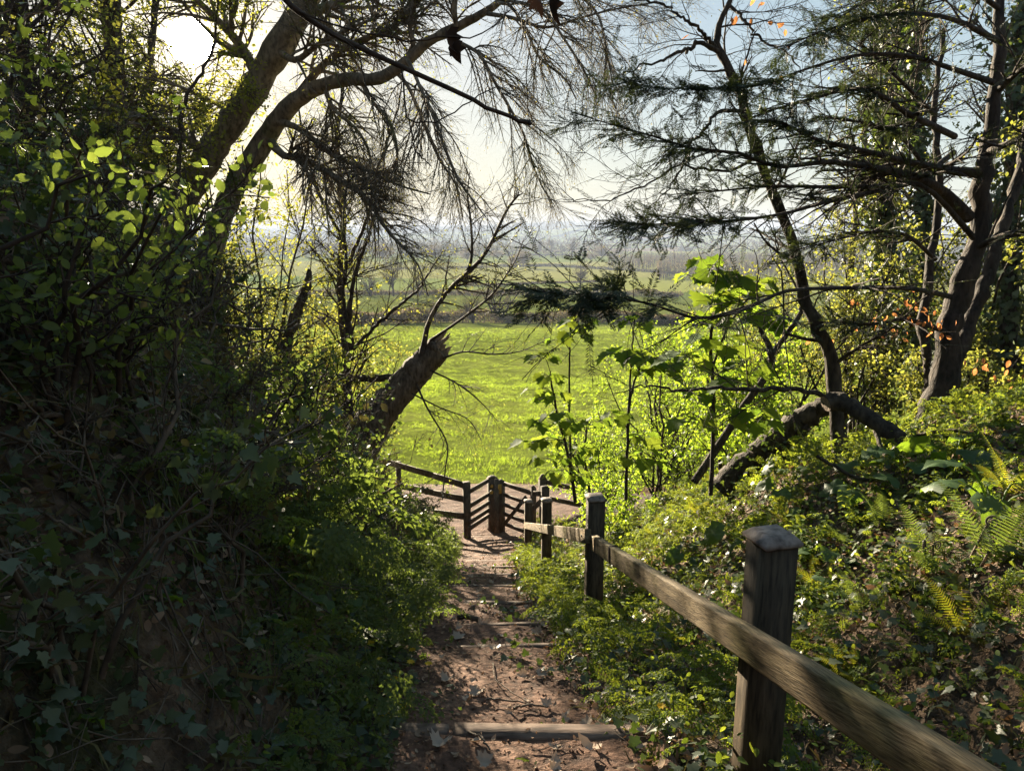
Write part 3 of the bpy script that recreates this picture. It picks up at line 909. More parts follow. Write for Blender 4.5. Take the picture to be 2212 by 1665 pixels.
# orchard-like plantation of bare saplings on the right, and the woods on the hills: uncountable masses
m = MB(); n = 9000
y = rng.uniform(400, 900, n); x = (.13 + rng.random(n) * .55) * y
x = np.where(y < 520, np.maximum(x, .2 * y), x)
b = np.stack([x, y, fieldz(x, y) - .2], -1)
top = b + np.stack([rng.normal(size=n) * .4, rng.normal(size=n) * .4, rng.uniform(4, 8, n)], -1)
tubes(m, b[:, None] + (top - b)[:, None] * np.linspace(0, 1, 3)[None, :, None], np.full((n, 3), .09), 3)
k = 26000; i = rng.integers(0, n, k); p = b[i] + (top - b)[i] * rng.uniform(.3, 1.1, (k, 1)) + rng.normal(size=(k, 3)) * .8
place(m, *LEAF2, p, frames(rand_unit(k), rand_unit(k)), rng.uniform(.5, 1.2, k))
tag(m.build('woodland', M['far_leaf']), 'plantation of bare grey-brown saplings across the valley floor', 'woodland', kind='stuff')


def wood(name, n, x0, x1, y0, y1, h, size, thr, label, s1=260.):
    x = rng.uniform(x0, x1, n * 4); y = rng.uniform(y0, y1, n * 4)
    keep = (fbm(x / s1, y / (s1 * .6) + 11, 3) > thr) & (np.abs(x) < y * .95)
    x, y = x[keep][:n], y[keep][:n]; n = len(x)
    z = fieldz(x, y) + rng.random(n) ** .7 * h * (.5 + .8 * fbm(x / 22, y / 22, 2))
    m = MB(); place(m, *LEAF2, np.stack([x, y, z], -1), frames(rand_unit(n), rand_unit(n)), size * rng.uniform(.6, 1.4, n))
    tag(m.build(name, M['wood_leaf']), label, 'woodland', kind='stuff')


wood('valley_woods', 26000, -1100, 1100, 880, 1300, 15, 3.2, .52, 'soft grey belts of trees along the valley bottom', 170)
wood('hillside_woods', 26000, -3200, 3200, 1400, 3300, 16, 7, .57, 'hazy blue-grey woods and hedgerows over the lower hill slopes', 330)
wood('ridge_woods', 34000, -4200, 4200, 3400, 4300, 17, 8, .40, 'hazy blue wood along the skyline ridge', 500)

# grass blades standing in the meadow (nobody could count them)
def meadow_grass(n, y0, y1, hgt, power, seed):
    r = np.random.default_rng(seed)
    y = y0 + (y1 - y0) * r.random(n) ** power
    x = (r.random(n) - .5) * 1.25 * (y * .9 + 10) - .08 * y
    cl = fbm(x * .9, y * .9, 3)
    keep = (y > 17.6 + 3.0 * (r.random(n) * .6 + .25)) & (r.random(n) < .1 + 1.5 * cl)
    x, y, cl = x[keep], y[keep], cl[keep]; n = len(x)
    z = fieldz(x, y) - .03
    m = 5
    X = np.repeat(x, m) + r.normal(size=n * m) * .07; Y = np.repeat(y, m) + r.normal(size=n * m) * .07; Z = np.repeat(z, m)
    d = rand_unit(n * m); d[:, 2] = np.abs(d[:, 2]) + .75; d = nrm(d)
    hh = hgt * np.repeat(.5 + 1.0 * cl ** 2, m) * r.uniform(.5, 1.3, n * m) * (1 + np.repeat(y, m) / 70)
    sz = np.stack([hh * .32, hh, hh * .4], -1)
    q = MB()
    place(q, np.array([[-.2, 0, 0], [.2, 0, 0], [0, .6, .12], [0, 1, .45]], float), [np.array([[0, 1, 2], [0, 2, 3], [1, 3, 2]])[:2]], np.stack([X, Y, Z], -1), frames(d, rand_unit(n * m)), sz)
    return q


q = meadow_grass(60000, 17.9, 48, .10, 1.2, 3)
q2 = meadow_grass(45000, 42, 120, .10, 1.25, 4)
q.add(np.vstack(q2.v), [np.vstack(q2.f[3])])
tag(q.build('meadow_grass', M['grass']), 'sunlit yellow-green meadow grass growing in tussocks', 'grass', kind='stuff')

# ================================================================== TREES
UP = np.array([0, 0, 1.])


def limb(ctrl, n=24):
    c = np.array(ctrl, float)
    p = np.array([[*P(u, v, d), w * .5 * d / FO] for u, v, d, w in c])
    s = spline(p, n)
    return s[:, :3], np.maximum(s[:, 3], .0015)


def wob(pts, a):
    k = np.linspace(0, 1, len(pts))[:, None]
    return pts + rng.normal(size=pts.shape) * a * np.minimum(1, k * 4)


def stack(limbs, n=14):
    """resample several limbs to one batch"""
    P_, R_ = [], []
    for p, r in limbs:
        i = np.linspace(0, len(p) - 1, n)
        P_.append(np.stack([np.interp(i, np.arange(len(p)), p[:, k]) for k in range(3)], 1)); R_.append(np.interp(i, np.arange(len(r)), r))
    return np.array(P_), np.array(R_)


def open_to_sun(p, deg):
    """keeps the gap in the crown that the low sun shines through"""
    d = deg * (1 + .9 * rng.random(p.shape[:1]) ** 2)
    d = d.reshape((-1,) + (1,) * (p.ndim - 2))
    return (nrm(p) * SUN).sum(-1) < np.cos(np.radians(d))


def leaves_on(mb, pts, n, tmpl, size, t=(.15, 1), out=.6, droop=.3, jit=.03, upb=.6):
    p, d = along(pts, n, t)
    p = p + rng.normal(size=p.shape) * jit
    k = open_to_sun(p, 1.12); p, d = p[k], d[k]; n = len(p)
    dd = nrm(d * out + rand_unit(n) * .9 - UP * droop)
    place(mb, *tmpl, p, frames(dd, nrm(rand_unit(n) * .9 + UP * upb)), rng.uniform(size[0], size[1], n))


def foot(p, extra=.25):
    return float(H(p[0], p[1])) - extra


# ---- the big leaning beech
t = thing('beech_tree', 'thick dark beech trunk leaning right across the upper left, below the sun', 'tree', P(310, 900, 10.8))
tr = limb([(285, 985, 10.8, 99), (318, 760, 10.8, 85), (345, 600, 10.8, 79), (372, 480, 10.8, 70), (425, 380, 10.7, 63), (480, 290, 10.6, 62), (545, 195, 10.4, 58), (610, 90, 10.2, 57), (662, 0, 10, 55), (735, -130, 9.8, 47), (800, -280, 9.6, 40)], 60)
q = MB(); tubes(q, wob(tr[0], .006), tr[1] * (1 + .05 * rng.normal(size=60)), 16, rough=.06)
q.build('trunk', M['beech'], t, smooth=True)
A_ = [limb(c, 22) for c in (
    [(455, 335, 10.6, 26), (400, 300, 10.4, 22), (330, 262, 10.2, 16), (230, 235, 10, 10), (120, 220, 9.8, 6)],
    [(560, 175, 10.3, 26), (520, 100, 10.2, 20), (455, 30, 10, 15), (380, -40, 9.8, 10), (300, -90, 9.6, 7)],
    [(640, 40, 10.1, 26), (720, 10, 9.7, 20), (800, -25, 9.4, 15), (900, -70, 9, 10)],
    [(600, 110, 10.2, 18), (640, 130, 9.9, 14), (690, 95, 9.6, 11), (760, 60, 9.3, 8), (835, 30, 9, 5)],
    [(520, 235, 10.5, 14), (470, 225, 10.7, 10), (395, 190, 10.9, 7), (330, 160, 11, 4)])]
bp, br = stack(A_)
l2, r2 = grow(bp, br, 150, (.15, 1), (30, 70), (.5, 1.5), 7, .14, .03, .5, rmin=.004)
l3, r3 = grow(l2, r2, 1000, (.1, 1), (25, 60), (.2, .7), 6, .14, .05, .6, rmin=.0024)
k = open_to_sun(l2, .95).all(1); l2, r2 = l2[k], r2[k]; k = open_to_sun(l3, .9).all(1); l3, r3 = l3[k], r3[k]
q = MB(); tubes(q, bp, br, 8); tubes(q, l2, r2, 4); tubes(q, l3, r3, 3)
q.build('branch', M['beech'], t, smooth=True)
q = MB(); leaves_on(q, l3, 2600, OVAL, (.02, .05)); q.build('foliage', M['lf_hedge'], t)

# ---- the arching beech with its curtain of hanging twigs
t = thing('beech_tree', 'grey beech arching to the right, bare dangling twigs hanging like a curtain against the sky', 'tree', P(420, 900, 11.4))
tr = limb([(405, 960, 11.4, 79), (438, 640, 11.2, 58), (468, 500, 11, 52), (505, 410, 10.9, 46), (560, 320, 10.7, 44), (612, 245, 10.4, 40), (665, 200, 10.1, 35), (735, 174, 9.7, 28), (815, 170, 9.3, 26), (868, 141, 9.1, 25), (925, 92, 8.9, 22), (1003, 50, 8.7, 19), (1068, 12, 8.5, 16), (1130, -40, 8.3, 13), (1200, -110, 8.1, 9)], 64)
q = MB(); tubes(q, wob(tr[0], .005), tr[1] * (1 + .05 * rng.normal(size=64)), 14, rough=.06)
q.build('trunk', M['beech'], t, smooth=True)
B_ = [limb(c, 26) for c in (
    [(640, 215, 10.2, 26), (680, 160, 10, 18), (734, 111, 9.7, 15), (800, 80, 9.4, 14), (850, 58, 9.2, 13), (895, 5, 9, 12), (930, -60, 8.8, 10)],
    [(868, 141, 9.1, 14), (892, 100, 9, 12), (885, 60, 8.9, 12), (897, 0, 8.8, 11), (905, -70, 8.6, 9)],
    [(985, 58, 8.7, 12), (982, 20, 8.6, 11), (988, -30, 8.5, 9)],
    [(1000, 52, 8.7, 10), (1087, 5, 8.4, 8), (1137, 67, 8.2, 7), (1164, 124, 8.1, 6), (1218, 168, 8, 5), (1245, 215, 7.9, 3)],
    [(960, 70, 8.8, 11), (1000, 96, 8.6, 8), (1036, 118, 8.5, 8), (1070, 181, 8.4, 7), (1100, 232, 8.3, 6), (1130, 286, 8.2, 5.5), (1147, 346, 8.2, 5), (1171, 403, 8.1, 3.5), (1196, 442, 8.1, 2)],
    [(880, 130, 9, 11), (895, 160, 8.9, 9), (912, 200, 8.8, 8), (936, 249, 8.8, 8), (962, 323, 8.7, 7), (989, 386, 8.7, 6), (1020, 430, 8.6, 4), (1050, 470, 8.6, 2.4)],
    [(850, 150, 9.2, 10), (880, 185, 9.1, 8), (905, 240, 9, 8), (930, 302, 9, 7), (956, 356, 8.9, 6), (985, 400, 8.9, 4), (1000, 470, 8.8, 2.5)],
    [(580, 300, 10.6, 22), (610, 335, 10.4, 16), (660, 345, 10.2, 14), (705, 370, 10, 13), (750, 400, 9.8, 12), (790, 425, 9.6, 10), (835, 497, 9.4, 8), (868, 531, 9.3, 6), (905, 575, 9.2, 4), (925, 640, 9.1, 2.5)],
    [(600, 262, 10.4, 16), (650, 280, 10.2, 13), (700, 322, 10, 11), (740, 345, 9.8, 10), (800, 372, 9.6, 7), (860, 400, 9.4, 5), (930, 420, 9.2, 3)],
    [(1040, 28, 8.6, 10), (1110, 40, 8.3, 8), (1180, 60, 8.1, 6), (1250, 40, 7.9, 5), (1330, 20, 7.7, 4), (1420, 5, 7.5, 3)],
    [(1090, 0, 8.4, 8), (1170, 20, 8, 7), (1215, 80, 7.9, 6), (1260, 150, 7.8, 5), (1290, 215, 7.8, 3)],
    [(1130, -40, 8.3, 9), (1230, -20, 8, 7), (1290, 30, 7.8, 6), (1310, 110, 7.7, 4), (1325, 190, 7.7, 2.5)],
    [(780, 172, 9.5, 11), (800, 215, 9.4, 9), (840, 260, 9.3, 8), (858, 330, 9.2, 6), (850, 400, 9.2, 4)],
    [(700, 185, 9.9, 12), (720, 235, 9.8, 9), (770, 280, 9.7, 7), (800, 340, 9.6, 5), (790, 420, 9.5, 3)],
    [(734, 111, 9.7, 9), (700, 60, 9.6, 7), (720, 10, 9.5, 6), (760, -50, 9.4, 5)])]
bp, br = stack(B_, 18)
l2, r2 = grow(bp, br, 330, (.12, 1), (20, 60), (.5, 1.3), 8, .09, .10, .5, rmin=.0034)
l3, r3 = grow(l2, r2, 4600, (.08, 1), (18, 50), (.18, .62), 6, .12, .10, .6, rmin=.0020)
l4, r4 = grow(l3, r3, 6500, (.1, 1), (20, 55), (.06, .24), 4, .14, .06, .7, rmin=.0016)
q = MB(); tubes(q, bp, br, 8); tubes(q, l2, r2, 4); tubes(q, l3, r3, 3); tubes(q, l4, r4, 3)
q.build('branch', M['beech'], t, smooth=True)
q = MB(); leaves_on(q, l3, 5500, LEAF2, (.012, .026), (.2, 1)); leaves_on(q, l4, 3000, LEAF2, (.010, .022), (.5, 1)); q.build('bud', M['lf_bud'], t)

# ---- broken near branch hanging into view
t = thing('overhanging_branch', 'dark snapped branch hanging across the sky close to the viewer, ending in a knob', 'branch', P(734, 84, 1.8))
mains = [limb(c, 20) for c in (
    [(450, -150, 1.62, 17), (560, -60, 1.68, 15), (640, 22, 1.73, 13), (734, 84, 1.78, 12), (868, 145, 1.83, 11), (1003, 208, 1.88, 10), (1070, 240, 1.9, 9), (1120, 258, 1.92, 9), (1141, 266, 1.92, 11), (1147, 268, 1.92, 6)],
    [(640, 22, 1.73, 5), (734, 60, 1.72, 4.5), (808, 74, 1.72, 4), (882, 91, 1.73, 4), (942, 82, 1.74, 4), (1030, 77, 1.75, 3), (1075, 48, 1.76, 3), (1100, 20, 1.77, 2)],
    [(868, 145, 1.83, 5), (874, 200, 1.82, 4), (884, 259, 1.81, 4), (942, 262, 1.81, 3), (1003, 228, 1.82, 3), (1072, 183, 1.83, 2)],
    [(884, 259, 1.81, 3.5), (893, 315, 1.8, 3), (910, 340, 1.8, 3), (930, 358, 1.8, 2)],
    [(700, 64, 1.76, 4), (770, 110, 1.78, 3.5), (790, 190, 1.78, 3), (830, 240, 1.78, 2.5), (842, 290, 1.78, 2)])]
q = MB()
tubes(q, wob(mains[0][0], .002), mains[0][1], 9, cap=True)
for p_, r_ in mains[1:]: tubes(q, wob(p_, .002), r_, 6)
l2, r2 = grow(*stack(mains[1:], 14), 14, (.2, 1), (30, 60), (.03, .09), 5, .12, 0, .6, rmin=.0009); tubes(q, l2, r2, 4)
q.build('branch', M['twig'], t, smooth=True)
for (u, v, d, s_) in ((962, 68, 1.74, .06), (975, 95, 1.74, .05), (1180, -3, 1.77, .07), (1160, -8, 1.76, .05)):
    q = MB(); place(q, *curl(IVY, .8), P(u, v, d)[None], frames(np.array([[.4, .1, -1.]]), rand_unit(1)), np.array([s_]))
    q.build('leaf', M['lf_dark_dead'], t)


def trunk_tree(name, label, ctrls, mat, n1, len1, n2, len2, nleaf, tmpl, lsize, lmat, sides=10, ang=(40, 85), grav=.01, t1=(.25, 1), n3=0, len3=(.2, .4), group=None, twig=None, grav2=.04):
    L_ = [limb(c, 40) for c in ctrls]
    t = thing(name, label, 'tree', [*L_[0][0][0][:2], foot(L_[0][0][0])], group=group)
    q = MB()
    for p_, r_ in L_: tubes(q, wob(p_, .01), r_ * (1 + .07 * rng.normal(size=40)), sides, rough=.1)
    q.build('trunk', mat, t, smooth=True)
    bp, br = stack(L_, 24)
    l1, r1 = grow(bp, br, n1, t1, ang, len1, 9, .1, grav, .35, rmin=.004, rmax=.03)
    k = open_to_sun(l1, 1.1).all(1); l1, r1 = l1[k], r1[k]
    l2, r2 = grow(l1, r1, n2, (.1, 1), (25, 65), len2, 6, .13, grav2, .55, rmin=.0025)
    k = open_to_sun(l2, .95).all(1); l2, r2 = l2[k], r2[k]
    q = MB(); tubes(q, l1, r1, 5); tubes(q, l2, r2, 3)
    src = l2
    if n3:
        l3, r3 = grow(l2, r2, n3, (.1, 1), (25, 60), len3, 5, .14, grav2, .6, rmin=.002); tubes(q, l3, r3, 3); src = np.concatenate([l3]); 
    q.build('branch', twig or mat, t, smooth=True)
    if nleaf:
        q = MB(); leaves_on(q, src, nleaf, tmpl, lsize, jit=.05); q.build('foliage', lmat, t)
    return t, l1, l2


trunk_tree('holly_tree', 'broad dark trunk wrapped in dense foliage left of the sun', [[(235, 1010, 13, 56), (245, 600, 13, 50), (250, 300, 13, 46), (245, 130, 13, 40), (236, -60, 13, 32), (225, -260, 13, 20)]],
           M['bark'], 90, (1.2, 3.2), 900, (.4, 1.1), 8000, OVAL, (.045, .09), M['lf_hedge'], t1=(.3, 1))
trunk_tree('holly_tree', 'slender trunk with dark leaves just below the sun', [[(322, 990, 14, 22), (321, 450, 14, 21), (318, 250, 14, 18), (330, 60, 14, 14), (345, -120, 14, 10)]],
           M['bark'], 50, (.8, 1.9), 460, (.35, .9), 3200, OVAL, (.045, .085), M['lf_holly'], t1=(.3, .95))
trunk_tree('hazel_sapling', 'thin wavy sapling stem rising left of the leaning beech', [[(376, 800, 9.6, 11), (388, 470, 9.6, 9.5), (386, 370, 9.6, 9), (391, 262, 9.6, 8), (414, 188, 9.6, 7), (455, 120, 9.6, 6), (470, 30, 9.6, 5), (460, -90, 9.6, 3)]],
           M['twig'], 46, (.5, 1.3), 520, (.2, .6), 3800, OVAL, (.035, .06), M['lf_hedge'], 7)
trunk_tree('holly_tree', 'dark leafy trunk filling the top left corner of the wood', [[(40, 1010, 9, 42), (55, 600, 9, 36), (60, 250, 9, 30), (40, -50, 9, 24), (20, -300, 9, 24)]],
           M['bark'], 90, (.9, 2.4), 900, (.3, .8), 5500, OVAL, (.04, .08), M['lf_hedge'], t1=(.25, 1))

# ---- broken leaning stump, its shoots, a log and a dead snag
t = thing('broken_trunk', 'thick leaning trunk snapped off at the top, pale torn wood at its tip', 'dead tree', P(770, 985, 13))
st = limb([(720, 1040, 13, 111), (772, 965, 13, 92), (812, 905, 13, 76), (850, 858, 13, 69), (895, 808, 13, 64), (930, 770, 13, 59), (952, 748, 13, 55)], 40)
q = MB(); tubes(q, wob(st[0], .006), st[1] * (1 + .025 * rng.normal(size=40)), 16, cap=True, rough=.10); q.build('trunk', M['stump'], t, smooth=True)
q = MB(); e = st[0][-1]; ax = nrm(st[0][-1] - st[0][-4]); sd = nrm(np.cross(ax, [0, 1, 0])); bd = np.cross(ax, sd)
for k in range(20):
    a = rng.uniform(0, 2 * pi); r_ = st[1][-1] * rng.uniform(.35, .9)
    o_r = sd * cos(a) + bd * sin(a)
    b0 = e - ax * rng.uniform(.15, .5) + o_r * r_
    ln = rng.uniform(.03, .12) + (.22 * rng.random() if o_r[2] > 0 else 0)
    tip = e + ax * ln + o_r * r_ * .8 + rng.normal(size=3) * .02
    w_ = rng.uniform(.025, .06)
    f_ = np.cross(ax, o_r)
    pl = np.linspace(b0, tip, 5) + f_ * (rng.normal(size=(5, 1)) * .012)
    tubes(q, pl, np.array([.05, .05, w_ * .9, w_ * .7, .008]), 6, rough=.5)
q.build('torn_end', M['cutwood'], t)
sh = [limb(c, 24) for c in (
    [(905, 800, 12.9, 22), (916, 745, 12.8, 13), (925, 700, 12.8, 11), (948, 655, 12.7, 10), (978, 618, 12.7, 10), (1010, 590, 12.6, 10), (1040, 560, 12.6, 9), (1064, 520, 12.6, 8), (1082, 480, 12.6, 7), (1100, 445, 12.6, 6), (1122, 420, 12.6, 4)],
    [(1003, 596, 12.7, 8), (1016, 570, 12.6, 7), (1020, 530, 12.6, 6), (1016, 470, 12.6, 5), (1010, 420, 12.6, 3.5), (1015, 370, 12.6, 2)],
    [(930, 735, 12.8, 7), (975, 705, 12.6, 6), (1020, 672, 12.5, 5.5), (1060, 640, 12.4, 5), (1090, 600, 12.3, 4), (1115, 560, 12.3, 3), (1130, 520, 12.3, 2)],
    [(955, 775, 12.9, 5), (1000, 760, 12.6, 4), (1060, 765, 12.4, 3.5), (1120, 760, 12.2, 2.5), (1180, 735, 12, 1.5)],
    [(900, 830, 12.7, 5), (925, 885, 12.4, 4), (965, 955, 12.1, 3.5), (962, 1010, 12, 3), (955, 1080, 11.9, 3)],
    [(930, 800, 12.8, 4), (990, 830, 12.5, 3.5), (1040, 870, 12.2, 2.5), (1075, 910, 12, 1.6)],
    [(890, 850, 12.7, 4), (950, 880, 12.4, 3), (1010, 905, 12.2, 2.2), (1040, 950, 12, 1.4)])]
bp, br = stack(sh, 18)
l2, r2 = grow(bp, br, 130, (.2, 1), (25, 60), (.3, 1.0), 6, .13, .02, .5, rmin=.003); l3, r3 = grow(l2, r2, 700, (.1, 1), (25, 60), (.1, .4), 5, .15, .04, .6, rmin=.002)
q = MB(); tubes(q, bp, br, 7); tubes(q, l2, r2, 4); tubes(q, l3, r3, 3); q.build('shoot', M['twig'], t, smooth=True)
q = MB(); leaves_on(q, l3, 900, LEAF2, (.015, .04)); q.build('foliage', M['lf_hedge'], t)
q = MB(); n = 1500; p_ = st[0][rng.integers(0, 14, n)] + rand_unit(n) * rng.uniform(.2, .5, (n, 1)); p_[:, 2] += .03
place(q, *IVY, p_, frames(rand_unit(n), rand_unit(n)), rng.uniform(.03, .07, n)); q.build('ivy', M['lf_ivy'], t)

t = thing('fallen_log', 'dark level log resting against the broken leaning trunk', 'log', P(750, 815, 13.4))
p_, r_ = limb([(628, 806, 13.6, 20), (690, 812, 13.5, 19), (750, 818, 13.4, 21), (800, 817, 13.3, 17), (872, 815, 13.2, 17)], 26)
q = MB(); tubes(q, wob(p_, .008), r_ * (1 + .12 * rng.normal(size=26)), 9, cap=True, rough=.15); q.build('log', M['bark'], t, smooth=True)
k_ = limb([(756, 818, 13.4, 14), (753, 832, 13.35, 12), (748, 838, 13.3, 6)], 6); q = MB(); tubes(q, k_[0], k_[1], 7, cap=True); q.build('branch_stub', M['bark'], t, smooth=True)
t = thing('dead_snag', 'short dark snapped stem standing left of the level log', 'dead tree', P(600, 800, 13.2))
p_, r_ = limb([(560, 930, 13.2, 30), (596, 810, 13.2, 27), (618, 745, 13.2, 24), (640, 680, 13.2, 23), (652, 640, 13.2, 21), (664, 618, 13.2, 18), (668, 590, 13.2, 12), (669, 584, 13.2, 5)], 34)
q = MB(); tubes(q, wob(p_, .012), r_ * (1 + .1 * rng.normal(size=34)), 9, cap=True, rough=.2); q.build('trunk', M['bark'], t, smooth=True)

trunk_tree('hawthorn_sapling', 'wiry upright sapling crossing in front of the level log', [[(768, 960, 12.4, 17), (757, 880, 12.4, 14), (752, 820, 12.4, 14), (758, 750, 12.4, 13), (755, 690, 12.4, 12), (762, 620, 12.4, 10), (785, 540, 12.4, 8), (808, 470, 12.4, 6), (815, 400, 12.4, 3)],
           [(757, 750, 12.4, 9), (742, 640, 12.4, 8), (748, 560, 12.4, 7), (738, 480, 12.4, 5), (728, 400, 12.4, 3)], [(750, 770, 12.4, 8), (800, 715, 12.3, 8), (850, 670, 12.2, 7), (900, 628, 12.1, 6), (925, 590, 12, 4), (960, 540, 12, 2)]],
           M['twig'], 46, (.6, 1.8), 420, (.25, .8), 1300, LEAF2, (.02, .045), M['lf_hedge'], 7, ang=(25, 65), n3=1300, len3=(.12, .4), t1=(.2, 1))

trunk_tree('ash_sapling', 'tall thin sapling whose fine twigs fill the sky between the arching beech and the snag', [[(742, 985, 14.4, 20), (748, 800, 14.4, 16), (735, 620, 14.4, 14), (742, 450, 14.4, 12), (728, 300, 14.4, 9), (745, 150, 14.4, 6), (735, 40, 14.4, 3)],
           [(738, 600, 14.4, 9), (790, 480, 14.3, 8), (820, 350, 14.2, 6), (860, 230, 14.1, 4), (870, 130, 14, 2)], [(744, 520, 14.4, 8), (690, 420, 14.4, 7), (655, 300, 14.4, 5), (640, 190, 14.4, 3)]],
           M['twig'], 80, (.6, 1.7), 800, (.3, .9), 2600, OVAL, (.02, .045), M['lf_hedge'], 7, ang=(25, 60), n3=3600, len3=(.12, .45), t1=(.2, 1), grav=.0, grav2=.03)

# ---- right: slender curved sapling
H_ = [[(1822, 1010, 7.2, 40), (1810, 935, 7.2, 34), (1804, 856, 7.2, 31), (1795, 775, 7.2, 29), (1767, 715, 7.2, 29), (1742, 655, 7.2, 27), (1733, 614, 7.2, 25), (1719, 550, 7.2, 24), (1686, 455, 7.2, 23), (1657, 386, 7.2, 22), (1634, 319, 7.2, 22), (1613, 255, 7.2, 21), (1594, 195, 7.2, 20), (1570, 140, 7.2, 19), (1551, 104, 7.2, 16), (1550, 67, 7.2, 14), (1570, 17, 7.2, 12), (1592, -50, 7.2, 10)],
      [(1552, 110, 7.2, 9), (1530, 85, 7.1, 8), (1509, 64, 7, 7), (1469, 34, 6.9, 6), (1420, 8, 6.8, 5), (1350, -5, 6.7, 4)],
      [(1556, 115, 7.2, 12), (1530, 100, 7.1, 10), (1505, 92, 7, 9), (1488, 108, 7, 8), (1469, 113, 6.9, 7), (1430, 130, 6.8, 6), (1380, 145, 6.7, 4), (1335, 168, 6.6, 2.4), (1310, 190, 6.6, 1.6)],
      [(1608, 240, 7.2, 9), (1556, 242, 7.1, 8), (1530, 270, 7, 7), (1512, 296, 7, 6), (1494, 303, 6.9, 6), (1480, 345, 6.9, 5), (1458, 385, 6.8, 4), (1430, 420, 6.8, 2.5), (1395, 452, 6.8, 1.6)],
      [(1494, 303, 6.9, 5), (1455, 322, 6.8, 4), (1425, 350, 6.8, 3), (1380, 362, 6.8, 1.6)],
      [(1640, 335, 7.2, 7), (1570, 370, 7, 6), (1477, 358, 6.8, 5), (1406, 393, 6.7, 4), (1322, 428, 6.6, 3), (1255, 431, 6.5, 2), (1204, 433, 6.5, 1.2)],
      [(1575, 12, 7.2, 8), (1598, 32, 7.1, 7), (1620, 60, 7, 6), (1650, 90, 7, 5), (1690, 110, 6.9, 4), (1740, 160, 6.9, 2)],
      [(1790, 862, 7.2, 12), (1760, 848, 7, 11), (1704, 838, 6.8, 10), (1623, 842, 6.6, 9), (1536, 838, 6.4, 7), (1469, 842, 6.3, 6), (1400, 836, 6.2, 4), (1330, 846, 6.1, 2)]]
t, l1, l2 = trunk_tree('beech_sapling', 'slender curved sapling leaning left, with a few orange leaves at its top', H_, M['bark'], 60, (.4, 1.3), 520, (.15, .55), 0, None, None, None, 10, ang=(30, 70), n3=1300, len3=(.06, .22), t1=(.1, 1), grav=-.01, grav2=.0)
def orange_leaves(t, u, v, n, d, spr, sz):
    for k in range(n):
        q = MB(); p_ = P(u, v, d) + rng.normal(size=3) * spr
        place(q, *curl(BEECH, .5), p_[None], frames(nrm(rng.normal(size=(1, 3)) * .5 - UP), rand_unit(1)), rng.uniform(*sz, 1)); q.build('dead_leaf', M['lf_orange'], t)


for (u, v, n) in ((1620, 8, 9), (1600, 40, 6), (1660, 45, 8), (1512, 76, 2), (1680, 80, 3), (1635, 140, 2), (1690, 160, 1)):
    orange_leaves(t, u, v, max(1, n // 2), 7.0, [.09, .1, .05], (.06, .09))


# ---- the yew: many reddish stems with flat needle sprays
def needles(mb, shoots, per, ln, wd):
    """two ranks of needles on each shoot (N,K,3)"""
    N, K = shoots.shape[:2]
    s = np.linspace(.06, 1, per)
    pos = []; dirs = []; nor = []
    x = s * (K - 1) * .999; i = x.astype(int); f = (x - i)[None, :, None]
    p = shoots[:, i] * (1 - f) + shoots[:, i + 1] * f
    d = nrm(shoots[:, i + 1] - shoots[:, i])
    side = nrm(np.cross(d, UP + .25 * rng.normal(size=(N, 1, 3))))
    for sg in (-1, 1):
        dd = nrm(side * sg * .86 + d * .52 + rng.normal(size=d.shape) * .1 - UP * .12)
        pos.append(p.reshape(-1, 3)); dirs.append(dd.reshape(-1, 3)); nor.append(np.cross(dd, d).reshape(-1, 3) * sg)
    pos = np.concatenate(pos); dirs = np.concatenate(dirs); nor = np.concatenate(nor) + .3 * rng.normal(size=pos.shape)
    l = ln * rng.uniform(.7, 1.15, len(pos)) * np.tile(np.tile(np.sin(pi * np.clip(s * .88 + .1, 0, 1)) ** .5, N), 2)
    place(mb, np.array([[0, 0, 0], [-.5, .55, 0], [0, 1, 0], [.5, .55, 0]], float), [np.array([[0, 2, 1], [0, 3, 2]])], pos, frames(dirs, nor), np.stack([np.full(len(l), wd), l, l], -1))


t = thing('yew_tree', 'reddish many-stemmed yew on the right with long level boughs and flat needle sprays', 'tree', P(2000, 960, 8))
Y = [limb(c, 40) for c in (
    [(1975, 1060, 8, 92), (2000, 950, 8, 74), (2020, 880, 8, 64), (2042, 820, 8, 58), (2048, 722, 8, 52), (2068, 655, 8, 48), (2090, 585, 8, 44), (2114, 504, 8, 40), (2118, 420, 8, 38), (2124, 350, 8, 34), (2138, 290, 8, 30), (2152, 180, 8, 27), (2160, 80, 8, 24), (2168, -60, 8, 18)],
    [(2040, 830, 8, 40), (2074, 749, 8.1, 34), (2107, 665, 8.2, 30), (2140, 571, 8.3, 28), (2172, 470, 8.4, 25), (2200, 380, 8.5, 22), (2230, 250, 8.6, 18), (2260, 60, 8.7, 12)],
    [(1990, 940, 8.3, 34), (2010, 820, 8.5, 24), (1995, 700, 8.7, 20), (2010, 560, 8.9, 18), (2030, 420, 9, 15), (2020, 250, 9.1, 12), (2040, 60, 9.2, 8)])]
q = MB()
for p_, r_ in Y: tubes(q, wob(p_, .012), r_ * (1 + .08 * rng.normal(size=40)), 12, rough=.16)
q.build('trunk', M['yew'], t, smooth=True)
